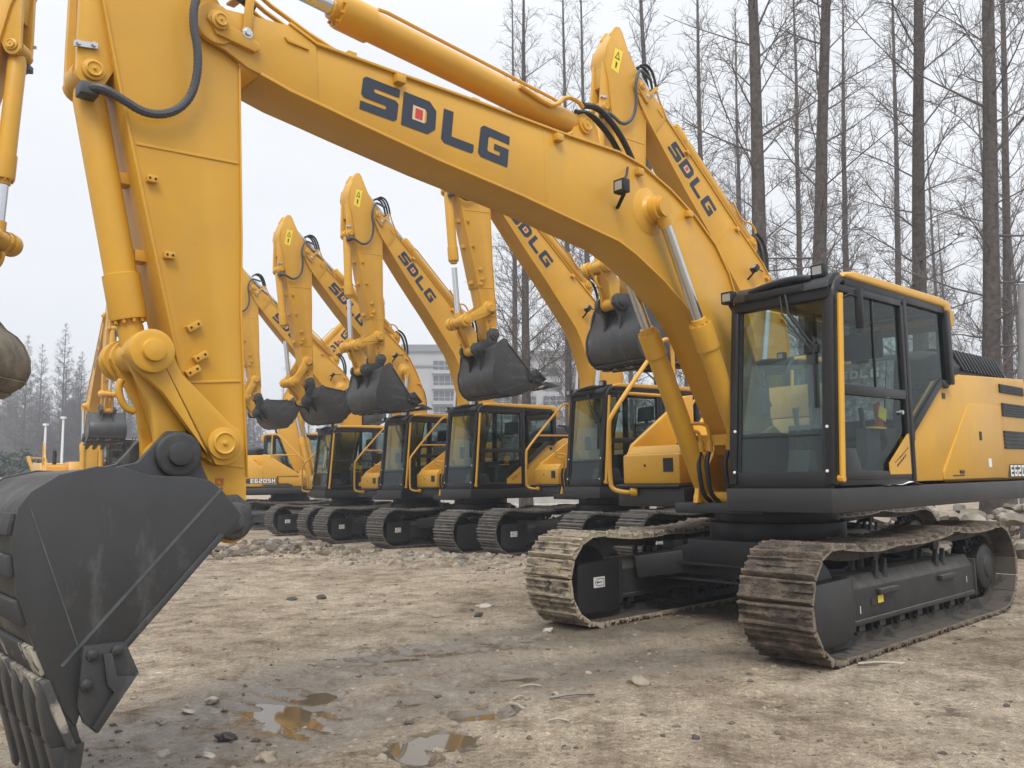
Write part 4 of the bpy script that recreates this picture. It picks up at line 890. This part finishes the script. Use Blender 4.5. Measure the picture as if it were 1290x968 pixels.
    bp = t.nodes.new('ShaderNodeBump'); bp.inputs['Distance'].default_value = .06; st_ = t.nodes.new('ShaderNodeMapRange'); st_.inputs[3].default_value = 1.0; st_.inputs[4].default_value = .55; L(mr.outputs[0], st_.inputs[0]); s4 = t.nodes.new('ShaderNodeMix'); s4.inputs[3].default_value = .02; L(fm.outputs[0], s4.inputs[0]); L(st_.outputs[0], s4.inputs[2]); L(s4.outputs[0], bp.inputs['Strength']); L(s2.outputs[0], bp.inputs['Height']); L(bp.outputs[0], b.inputs['Normal'])
    return m
me.materials.append(ground_mat())
# water standing in the hollows
m_, t_, b_ = newmat('muddy_water'); b_.inputs['Base Color'].default_value = (.10, .075, .045, 1); b_.inputs['Roughness'].default_value = .03; b_.inputs['IOR'].default_value = 1.33; b_.inputs['Specular IOR Level'].default_value = .9
M['water'] = m_
for px, py, a, b, t_ in PUD:
    mb = MB(); n = 28; base = min(ground_z(px+dx, py+dy) for dx in (-.04, 0, .04) for dy in (-.04, 0, .04)) + .024
    ring = []
    for i in range(n):
        th_ = 2*PI*i/n; u = a*1.9*math.cos(th_); v = b*1.9*math.sin(th_); ring.append((px+u*math.cos(t_)-v*math.sin(t_), py+u*math.sin(t_)+v*math.cos(t_), base))
    mb.add(ring, [tuple(range(n))]); o = mb.build('puddle', M['water']); o['kind'] = 'structure'

# ------------------------------------------------------------------ stones, clods, rubble
def rock(mb, c, r, rr, flat=.6, mi=0, sub=1):
    bm = bmesh.new(); bmesh.ops.create_icosphere(bm, subdivisions=sub, radius=1)
    s_ = Vector((rr.uniform(.7, 1.35), rr.uniform(.6, 1.2), flat*rr.uniform(.7, 1.3))); off = Vector((rr.uniform(0, 99), rr.uniform(0, 99), 0)); q = Matrix.Rotation(rr.uniform(0, 6.28), 3, 'Z') @ Matrix.Rotation(rr.uniform(-.4, .4), 3, 'X')
    vs = []
    for v in bm.verts:
        p = v.co * (1 + .55*noise.noise(v.co*1.4+off)); p = Vector((p.x*s_.x, p.y*s_.y, p.z*s_.z)); vs.append(Vector(c) + q @ p * r)
    fs = [[v.index for v in f.verts] for f in bm.faces]; bm.free(); mb.add(vs, fs, mi)
def slab(mb, c, w, d, h_, rr, tilt=.4, mi=0):
    n = rr.randint(5, 7); q = Matrix.Rotation(rr.uniform(0, 6.28), 3, 'Z') @ Matrix.Rotation(rr.uniform(-tilt, tilt), 3, 'X') @ Matrix.Rotation(rr.uniform(-tilt, tilt), 3, 'Y')
    pts = [(math.cos(2*PI*i/n+rr.uniform(-.25, .25))*w*rr.uniform(.75, 1.1), math.sin(2*PI*i/n+rr.uniform(-.25, .25))*d*rr.uniform(.75, 1.1)) for i in range(n)]
    vs = [Vector(c) + q @ Vector((x, y, -h_/2)) for x, y in pts] + [Vector(c) + q @ Vector((x*.94, y*.94, h_/2*rr.uniform(.7, 1.2))) for x, y in pts]
    mb.add(vs, [tuple(range(n-1, -1, -1)), tuple(range(n, 2*n))] + [(i, (i+1) % n, n+(i+1) % n, n+i) for i in range(n)], mi)
rr = random.Random(21)
mb = MB()
for k in range(2800):
    y = 3.2 + 12*rr.random()**1.5; x = rr.uniform(-.66*y-.5, .68*y+.5)
    r_ = rr.choice([.005, .006, .007, .008, .01, .012, .016, .02, .026])*rr.uniform(.7, 1.2)
    rock(mb, (x, y, ground_z(x, y)-r_*.05), r_, rr, .6, rr.choice([1, 1, 1, 1, 3, 3, 3, 2]), 1 if r_ < .015 else 2)
o = mb.build('gravel', [M['stone'], M['clod'], M['debris'], M['darkclod']], smooth=False); o['kind'] = 'stuff'; tag(o, 'small stones and clods strewn over the dirt yard', 'gravel')
mb = MB()
for k in range(4200):                       # loose clods along the front of the row
    t_ = rr.random(); x = lerp(-7.5, 5.5, t_); y = lerp(19.3, 12.0, t_)-rr.uniform(0, 3.0)*rr.random() + rr.uniform(-.4, .8)
    r_ = rr.choice([.012, .015, .02, .025, .03, .03, .04, .05, .08])*rr.uniform(.6, 1.2)
    rock(mb, (x, y, ground_z(x, y)-r_*.1), r_, rr, .7, rr.choice([0, 1, 1, 1, 1, 2]), 1 if r_ < .04 else 2)
for k in range(900):
    x = rr.gauss(-5.0, .95); y = rr.gauss(16.9, .5); r_ = rr.choice([.02, .03, .04, .05, .07, .11])*rr.uniform(.7, 1.2)
    rock(mb, (x, y, ground_z(x, y)+r_*.1), r_, rr, .75, rr.choice([3, 3, 3, 2, 1]), 1 if r_ < .04 else 2)
o = mb.build('clod_bank', [M['rubble'], M['clod'], M['greyclod'], M['darkclod']], smooth=False); o['kind'] = 'stuff'; tag(o, 'bank of grey clods and broken stone in front of the row of tracks', 'clods')
mb = MB()
for k in range(620):                        # concrete rubble heap at the right
    x = rr.uniform(6.2, 16.5); y = rr.uniform(13.2, 19.5); top = .92*ss(5.8, 8.2, x)*ss(12.6, 15.6, y)*(0.75+.5*noise.noise(Vector((x*.6, y*.6, 0))))
    z = max(.02, top*rr.uniform(.45, 1.05)); w = rr.uniform(.10, .34)
    if rr.random() < .6: slab(mb, (x, y, ground_base(x, y)+z), w, w*rr.uniform(.5, .9), rr.uniform(.05, .16), rr, .5)
    else: rock(mb, (x, y, ground_base(x, y)+z), w*.55, rr, .8, 0, 2)
o = mb.build('rubble_heap', M['rubble'], smooth=False); o['kind'] = 'stuff'; tag(o, 'heap of broken pale concrete slabs behind the near track', 'rubble')
# stones and scraps one can point at
def gp(px, py):                             # ground point seen at a photo pixel (used once, for layout)
    d = fw*F_PX + r2*(px-645) - u2*(py-484); t_ = -CAM_H/d.z; return d.x*t_, d.y*t_
def lone(name, px, py, r_, m_, label, cat, flat=.6, seed=1):
    x, y = gp(px, py); mb = MB(); rock(mb, (0, 0, r_*flat*.35), r_, random.Random(seed), flat, 0, 3)
    o = mb.build(name, m_, bevel=0, ang=60); o.location = (x, y, ground_z(x, y)); return tag(o, label, cat)
lone('white_stone', 268, 881, .052, M['stone'], 'white stone on dark wet mud right of the bucket teeth', 'stone', .6, 3)
lone('flat_stone', 238, 897, .06, M['stone'], 'flat yellowish stone beside the white stone on the mud', 'stone', .22, 4)
lone('dark_lump', 285, 927, .05, M['debris'], 'black lump of mud below the puddle near the bucket', 'clod', .5, 5)
lone('mud_clod', 335, 952, .045, M['clod'], 'brown clod close to the bottom edge of the picture', 'clod', .8, 6)
lone('pale_chip', 205, 946, .05, M['stone'], 'pale flat chip right of the bucket teeth tip', 'stone', .2, 7)
lone('shiny_chip', 265, 948, .034, M['stone'], 'small pale chip left of the brown clod', 'stone', .35, 8)
lone('brown_clod', 706, 752, .06, M['clod'], 'round brown clod at the foot of the far muddy track', 'clod', .6, 9)
lone('grey_rock', 690, 796, .055, M['stone'], 'pale rock touching the ground before the far muddy track', 'stone', .5, 10)
lone('wet_clod', 804, 862, .07, M['clod'], 'lumpy brown clod on the dirt below the near boom cylinders', 'clod', .5, 11)
lone('flat_slate', 608, 765, .085, M['stone'], 'flat pale slab lying on the dirt left of the far muddy track', 'stone', .12, 12)
lone('dark_rock', 602, 778, .045, M['debris'], 'dark stone below the flat pale slab', 'stone', .6, 13)
lone('earth_lump', 405, 755, .06, M['debris'], 'dark earth lump on open dirt right of the bucket', 'clod', .5, 14)
lone('pebble', 367, 756, .05, M['debris'], 'small dark lump left of the larger earth lump', 'clod', .5, 15)
def stick(px, py, L_, a, w, m_, label, curl=0):
    x, y = gp(px, py); mb = MB(); mb.tube([(-L_/2, 0, w*.4), (0, curl*.3, w*.6+.01), (L_/2, curl, w*.4)], w/2, 5, smooth=1)
    o = mb.build('wood_splinter', m_); o.location = (x, y, ground_z(x, y)+.004); o.rotation_euler = (0, 0, a); tag(o, label, 'splinter', 'pale splinters on the mud')
stick(651, 888, .16, 2.2, .018, M['wood'], 'pale splinter leaning in the lower of two crossed pieces by the puddle')
stick(653, 880, .10, .8, .014, M['wood'], 'short pale splinter, the upper of two crossed pieces by the puddle')
stick(668, 866, .14, .15, .014, M['wood'], 'pale splinter lying level above the crossed pieces')
stick(700, 877, .11, 1.9, .022, M['wood'], 'pale upright chip beside the curled bark strip')
stick(722, 881, .30, .12, .02, M['rubble'], 'curled brown bark strip on the mud', .05)
stick(704, 909, .12, -.1, .014, M['wood'], 'lone pale splinter nearest the bottom edge')
stick(1110, 838, .34, -.05, .022, M['stone'], 'long pale splinter beside the near muddy track')
# paper on the deck of the nearest machine
mb = MB(); n = 12
g_ = [[(.62-.75*i/n, 1.372+.05*(j/3)-.01, 1.309+.012*abs(noise.noise(Vector((i*.7, j*.9, 1))))+(.035*ss(.45, .7, i/n)*(1-ss(.75, 1, i/n))+.004)*(1-j/3*.4)) for j in range(4)] for i in range(n+1)]
mb.loft([list(q) for q in g_], False, False)
o = mb.build('paper_sheet', M['paper']); o.location = r0.location; o.rotation_euler = r0.rotation_euler; tag(o, 'crumpled white sheet lying on the black sill under the near cab door', 'paper')
mb = MB(); q_ = []
for i in range(9): q_.append([(1.28-.30*j/6+.03*math.sin(i), .66+.45*i/8, 1.395+.04*abs(noise.noise(Vector((i*.9, j*.8, 2))))) for j in range(7)])
mb.loft(q_, False, False); o = mb.build('blue_cloth', M['blue']); o.location = r0.location; o.rotation_euler = r0.rotation_euler; tag(o, 'blue cloth crumpled on the floor inside the nearest cab', 'cloth')

# ------------------------------------------------------------------ bare trees
def tree_meshes(seed, H, r0_, nb, crown_r, lo, dead=0, dens=1.0, pitch=38, tw=1.0):
    rr = random.Random(seed); tm = MB(); cm_ = MB(); pts = []; nseg = 14; ox = oy = 0
    for i in range(nseg+1):
        t = i/nseg; ox += rr.uniform(-.03, .03)*H/25; oy += rr.uniform(-.03, .03)*H/25
        pts.append(Vector((ox, oy, H*t)))
    def rad(t): return r0_*(1-t)**.8*(1 + .55*math.exp(-t*40)) + .012
    rings = []
    for i, p in enumerate(pts):
        r_ = rad(i/nseg); rings.append([p + Vector((math.cos(2*PI*k/10), math.sin(2*PI*k/10), 0))*r_*(1+.09*noise.noise(Vector((k*1.3, i*.8, seed)))) for k in range(10)])
    tm.loft(rings, True)
    def at(t):
        f = t*nseg; i = min(nseg-1, int(f)); return pts[i].lerp(pts[i+1], f-i)
    def limb(mb, ps, ra, rb, n):
        rings = []
        for i, p in enumerate(ps):
            d = (ps[min(i+1, len(ps)-1)]-ps[max(0, i-1)]).normalized(); a = d.orthogonal().normalized(); b = d.cross(a); r_ = lerp(ra, rb, i/(len(ps)-1))
            rings.append([p+(a*math.cos(2*PI*k/n)+b*math.sin(2*PI*k/n))*r_ for k in range(n)])
        mb.loft(rings, False)
    def grow(p, d, L, n, bend, wob):
        ps = [p]; d = d.normalized()
        for i in range(n):
            d = (d + Vector((rr.uniform(-wob, wob), rr.uniform(-wob, wob), rr.uniform(-wob, wob)+bend))).normalized(); ps.append(ps[-1]+d*L/n)
        return ps
    for k in range(nb):
        t = lo + (1-lo)*((k+rr.random())/nb)**1.05; t = min(t, .985); az = k*2.4 + rr.uniform(-.5, .5)
        prof = (1-((t-lo)/(1-lo)))**.75*(.55+.45*min(1, (t-lo)/.12))
        L = max(.25, crown_r*prof*rr.uniform(.65, 1.2)); el = R(rr.uniform(pitch-20, pitch+14) + 14*t)
        if dead and t < lo+dead: el = R(rr.uniform(-5, 40)); L *= rr.uniform(.4, 1.0)
        d = Vector((math.cos(az)*math.cos(el), math.sin(az)*math.cos(el), math.sin(el)))
        ps = grow(at(t), d, L, 6, rr.choice([.05, .04, -.03, .02]), .09)
        rb = max(.010, min(.036, .011+L*.0055))*rr.uniform(.8, 1.3); limb(cm_, ps, rb, .006, 5)
        n2 = max(3, int(L*4.6*dens))
        for j in range(n2):
            s_ = rr.uniform(.12, 1); i = min(5, int(s_*6)); q = ps[i].lerp(ps[i+1], s_*6-i); dd = (ps[i+1]-ps[i]).normalized()
            side = dd.cross(Vector((rr.uniform(-1, 1), rr.uniform(-1, 1), rr.uniform(-.3, 1)))).normalized()
            L2 = L*rr.uniform(.12, .38)*(1.15-s_*.55)+.15
            p2 = grow(q, dd*.75+side*.8+Vector((0, 0, .12)), L2, 3, .03, .22); limb(cm_, p2, max(.006, rb*.38)*tw, .004*tw, 3)
            for m in range(int(L2*4.5*dens)+1):
                u = rr.uniform(.2, 1); i2 = min(2, int(u*3)); q2 = p2[i2].lerp(p2[i2+1], u*3-i2); d2 = (p2[i2+1]-p2[i2]).normalized()
                sd_ = d2.cross(Vector((rr.uniform(-1, 1), rr.uniform(-1, 1), rr.uniform(-1, 1)))).normalized()
                p3 = grow(q2, d2*.7+sd_*.8, rr.uniform(.14, .42), 2, .02, .2); limb(cm_, p3, .0055*tw, .003*tw, 3)
    return tm, cm_
KINDS = []
for sd_, H_, r_, nb, cr_, lo, dead, dens, pit in ((3, 24, .20, 66, 4.2, .10, .25, 1.25, 34), (8, 25, .22, 66, 4.2, .12, .2, 1.25, 36), (14, 22, .17, 76, 3.2, .10, .1, 1.4, 42), (19, 24, .15, 84, 2.9, .08, 0, 1.4, 44), (27, 20, .13, 110, 2.5, .05, 0, 1.6, 38), (33, 22, .16, 130, 4.0, .03, 0, 1.4, 30)):
    root = thing('bare_tree', 'x', 'tree'); tm, cb = tree_meshes(sd_, H_, r_, nb, cr_, lo, dead, dens, pit, 2.6 if sd_ == 33 else 1.0)
    tr_ = tm.build('trunk', M['bark'], root, ang=60); cw_ = cb.build('crown', M['twig'], root, ang=80)
    KINDS.append([root, False])
def tree(kind, x, y, rz, s_, label, group, z=None, fat=1.0, tilt=0):
    rec = KINDS[kind]; o = rec[0] if not rec[1] else copy_tree(rec[0]); rec[1] = True
    o.location = (x, y, (ground_base(x, y) if z is None else z)-.1); o.rotation_euler = (Matrix.Rotation(R(tilt), 3, 'Y') @ Matrix.Rotation(rz, 3, 'Z')).to_euler(); o.scale = (s_*fat, s_*fat, s_); o['label'] = label; o['group'] = group
    return o
GR = 'bare trees behind the parked excavators'
NEAR = [
 (0, 6.05, 20.0, .3, 1.02, 'thick bare trunk rising between the tall raised boom and the near cab roof'),
 (1, 7.72, 22.0, 1.1, 1.0, 'thick bare tree whose trunk drops behind the front of the near cab roof'),
 (1, 10.55, 22.0, 2.7, .98, 'thick bare tree whose trunk drops behind the middle of the near cab roof'),
 (0, 10.10, 18.0, 4.1, 1.0, 'thickest bare trunk, standing over the black engine hood right of the near cab'),
 (2, 5.35, 30.0, .8, 1.1, 'straight bare tree just right of the tip of the tallest raised arm'),
 (2, 7.55, 33.0, 3.2, 1.1, 'straight bare tree behind the lettering of the raised boom'),
 (3, 2.85, 42.0, 1.9, 1.25, 'slender bare tree over the near boom, left one of the pair beside the tallest arm'),
 (3, 3.75, 40.0, 5.0, 1.2, 'slender bare tree touching the left side of the tallest arm'),
 (3, .15, 45.0, 2.2, 1.25, 'slender bare tree standing alone leftmost above the near boom'),
 (2, 14.2, 36.0, 2.9, 1.1, 'medium bare trunk between the two thick trunks over the near cab roof'),
 (4, 12.4, 36.0, .4, 1.25, 'thin bare tree close left of the thick trunk at the front of the cab roof'),
 (4, 10.94, 40.0, 3.9, 1.25, 'thin bare tree just left of the thick trunk before the cab'),
 (3, 15.6, 34.0, 1.4, 1.05, 'thin bare tree just left of the trunk over the middle of the cab roof'),
 (3, 14.9, 25.5, .2, 1.0, 'slim bare tree at the right edge of the picture'),
 (2, .45, 27.5, 2.0, .95, 'bare trunk seen below the near boom right of the hanging grey bucket'),
 (3, 3.05, 46.0, 4.4, 1.0, 'bare trunk seen between the two raised booms under the near boom'),
]
TILT = [.7, 4.6, 3.1, 4.2, -.5, .9, .2, .2, .2, 2.5, 1.5, 1.5, 2.5, 4.0, .5, .5]
for (k, x, y, a, s_, l), ti in zip(NEAR, TILT): tree(k, x, y, a, s_, l, GR, tilt=ti)
rt_ = random.Random(5)
for i in range(20):
    y = rt_.uniform(50, 90); px = rt_.uniform(755, 1340); x = (px-645)/F_PX*y
    tree(rt_.choice([2, 3, 3, 4]), x, y, rt_.uniform(0, 6.28), rt_.uniform(.85, 1.15), 'thin bare tree deep in the wood behind the thick trunks', 'bare trees deep in the wood at right', tilt=rt_.uniform(-.5, 2.5))
for i in range(9):
    y = rt_.uniform(62, 85); px = rt_.uniform(330, 500); x = (px-645)/F_PX*y
    tree(rt_.choice([3, 4, 4]), x, y, rt_.uniform(0, 6.28), rt_.uniform(.42, .62), 'small bare tree between the raised arms of the row', 'small bare trees beyond the row')
far = [(75, 110, 5, 1.03), (28, 105, 5, .92), (48, 112, 5, .92), (10, 118, 5, .92), (92, 120, 5, .80), (215, 112, 5, .92), (235, 105, 5, .80), (160, 125, 5, .80)]
for i, (px, d, k, s_) in enumerate(far):
    lab = {0: 'tall dark bare tree standing out of the far wood at left', 1: 'dense bare tree left of the tall dark one in the far wood'}.get(i, 'hazy bare tree in the far wood at left')
    o = tree(k, (px-645)/F_PX*d, d, i*1.3, s_, lab, 'bare trees of the far wood at left', 0)
for i in range(110):
    d = rt_.uniform(112, 160); px = rt_.uniform(-60, 330); o = tree(rt_.choice([5, 5, 5, 4]), (px-645)/F_PX*d, d, rt_.uniform(0, 6.28), rt_.uniform(.55, .92), 'hazy bare tree in the far wood at left', 'bare trees of the far wood at left', 0)
# evergreen shrubs under the far wood
def shrub(x, y, w, h_, label, seed):
    r_ = random.Random(seed); mb = MB()
    for i in range(1500):
        a = r_.uniform(0, 2*PI); u = r_.random()**.5; zz = r_.random(); p = Vector((math.cos(a)*u*w*(1-.6*zz**2), math.sin(a)*u*w*.6*(1-.6*zz**2), zz*h_*(1+.3*noise.noise(Vector((a, u*3, seed))))))
        d = Vector((r_.uniform(-1, 1), r_.uniform(-1, 1), r_.uniform(-.4, 1))).normalized()*.22; e = d.orthogonal().normalized()*.09; mb.add([p-d-e*.3, p+e, p+d, p-e], [(0, 1, 2, 3)])
    root = thing('evergreen_shrub', label, 'shrub', (x, y, 0), group='evergreen shrubs below the far wood')
    mb.build('foliage', M['leaf'], root, smooth=False); mb = MB(); mb.tube([(0, 0, 0), (.1, 0, h_*.5)], .12, 6); mb.build('stem', M['bark'], root)
shrub(-36.5, 62, 3.2, 3.6, 'dark evergreen shrub at the left edge above the white blocks', 1)
shrub(-33.2, 66, 3.0, 2.3, 'lower evergreen shrub right of the one at the left edge', 2)

# ------------------------------------------------------------------ buildings, wall, poles, far machine
def block(name, label, x, y, rz, w, d, h_, floors, cols, first, band):
    root = thing(name, label, 'building', (x, y, 0), rz)
    mb = MB(); mb.box((0, 0, 0), (w, d, h_)); mb.build('wall', M['wall'], root)
    mb = MB(); mb.box((-.5, -.5, h_), (w+.5, d+.5, h_+.5)); mb.box((-.3, -.3, h_-2.9), (w+.3, d+.3, h_-2.6)); mb.box((-.35, -.35, h_+.5), (w+.35, d+.35, h_+1.3)); mb.build('cornice', M['wallgrey'], root)
    fh = (h_-2.0)/floors
    for i in range(first, floors):
        z = 1.0 + i*fh
        for c0, c1 in cols:
            mb = MB(); mb.box((c0, -.12, z+.35), (c1, .02, z+fh-.75)); o = mb.build('window', M['bglass'], root)
            mb = MB(); n = max(2, round((c1-c0)/1.1))
            for k in range(n+1): xx = lerp(c0, c1, k/n); mb.box((xx-.05, -.20, z+.35), (xx+.05, -.122, z+fh-.75))
            mb.box((c0, -.20, z+.95), (c1, -.125, z+1.05)); mb.build('window_frame', M['wall'], o)
        if band: mb = MB(); mb.box((cols[0][0]-.2, -.9, z-.35), (cols[0][1]+.2, -.02, z+.30)); mb.build('balcony', M['wall'], root)
    return root
block('apartment_block', 'pale apartment block with stacked balconies seen under the near boom', -20.4, 156, R(7), 16.5, 12, 25.2, 8, [(5.6, 11.0), (12.4, 15.4)], 2, True)
block('apartment_block', 'apartment block behind the bare trunks, right of the balconied block', -5.0, 150, R(5), 23, 12, 22.8, 8, [(.8, 4.6), (5.8, 9.4), (10.6, 14.2), (15.4, 22.0)], 2, True)
for i in range(4):
    mb = MB(); mb.prism([(-.22, 0), (.22, 0), (.22, .5), (.16, .55), (.16, 1.02), (-.16, 1.02), (-.16, .55), (-.22, .5)], 0, 2.85, 'X')
    o = mb.build('concrete_barrier', M['concrete'], bevel=.02); o.location = (-5.6+i*2.95, 33.2, -.17); tag(o, ['concrete block under the farthest facing cab', 'concrete block under the second farthest facing cab', 'concrete block seen below the middle cab', 'concrete block seen below the toolbox beside the hanging grey bucket'][i], 'barrier', 'pale concrete blocks behind the row')
for px, z0, w, lab in ((20, 0, 2.3, 'lower pale concrete block at the left edge'), (30, .92, 1.3, 'upper pale concrete block stacked at the left edge'), (-14, .92, .9, 'pale concrete block at the very edge of the picture')):
    mb = MB(); mb.box((-w/2, -.5, 0), (w/2, .5, .9)); mb.box((-.03, -.505, .05), (.03, -.49, .85)); o = mb.build('concrete_block', M['concrete'], bevel=.03); o.location = ((px-645)/F_PX*27.5, 27.5, -.17+z0); tag(o, lab, 'concrete block', 'pale concrete blocks stacked at left')
for px, h_, lab in ((56, 4.9, 'shorter white pole standing before the far wood at left'), (78, 5.3, 'taller white pole, right one of the pair before the far wood')):
    mb = MB(); mb.cyl((0, 0, -.2), (0, 0, h_), .10, .06, 10); mb.box((-.12, -.12, h_), (.12, .12, h_+.12)); o = mb.build('white_pole', M['pole']); o.location = ((px-645)/F_PX*50, 50, 0); tag(o, lab, 'pole', 'white poles before the far wood')
mb = MB(); mb.cyl((0, 0, 0), (0, 0, 3.5), .16, .13, 12); mb.cyl((0, 0, 3.5), (0, 0, 5.1), .09, .07, 12); o = mb.build('grey_pole', M['greypole']); o.location = (9.92, 16.4, 0); o.rotation_euler = (0, R(3), 0); tag(o, 'grey metal pole at the right edge behind the engine hood', 'pole')
# low tracked loader far at left
root = thing('tracked_loader', 'low yellow tracked machine with a slanting lift arm at far left', 'loader', (-18.6, 34.2, -.17), R(10))
mb = MB(); mb.prism([(-1.9, .8), (1.8, .8), (1.9, 1.25), (1.2, 1.75), (-1.9, 1.85)], -.7, .7); mb.build('hood', M['yellow'], root, .05)
mb = MB(); mb.prism([(-2, .0), (2, .0), (2.3, .45), (2, .9), (-2, .9), (-2.3, .45)], -1.1, -.65); mb.prism([(-2, .0), (2, .0), (2.3, .45), (2, .9), (-2, .9), (-2.3, .45)], .65, 1.1); mb.build('track', M['track'], root, .04)
mb = MB(); bar(mb, (-.2, -.85, 1.2), (-.75, -.85, 2.7), .10, .12); bar(mb, (-.2, .85, 1.2), (-.75, .85, 2.7), .10, .12); bar(mb, (-.75, -.85, 2.65), (-.75, .85, 2.65), .08, .08); mb.build('lift_arm', M['yellow'], root, .02)

# ------------------------------------------------------------------ the air
m_ = bpy.data.materials.new('haze_air'); m_.use_nodes = True; t_ = m_.node_tree; t_.nodes.clear()
if True:
    ou = t_.nodes.new('ShaderNodeOutputMaterial'); pv = t_.nodes.new('ShaderNodeVolumePrincipled'); pv.inputs['Color'].default_value = (.86, .90, .96, 1); pv.inputs['Density'].default_value = .0022; pv.inputs['Anisotropy'].default_value = .2
    t_.links.new(pv.outputs[0], ou.inputs['Volume'])
    mb = MB(); mb.box((-440, -70, -3), (440, 720, 36)); o = mb.build('haze', m_, smooth=False); o['kind'] = 'stuff'; tag(o, 'thin pale haze filling the air over the yard', 'haze')
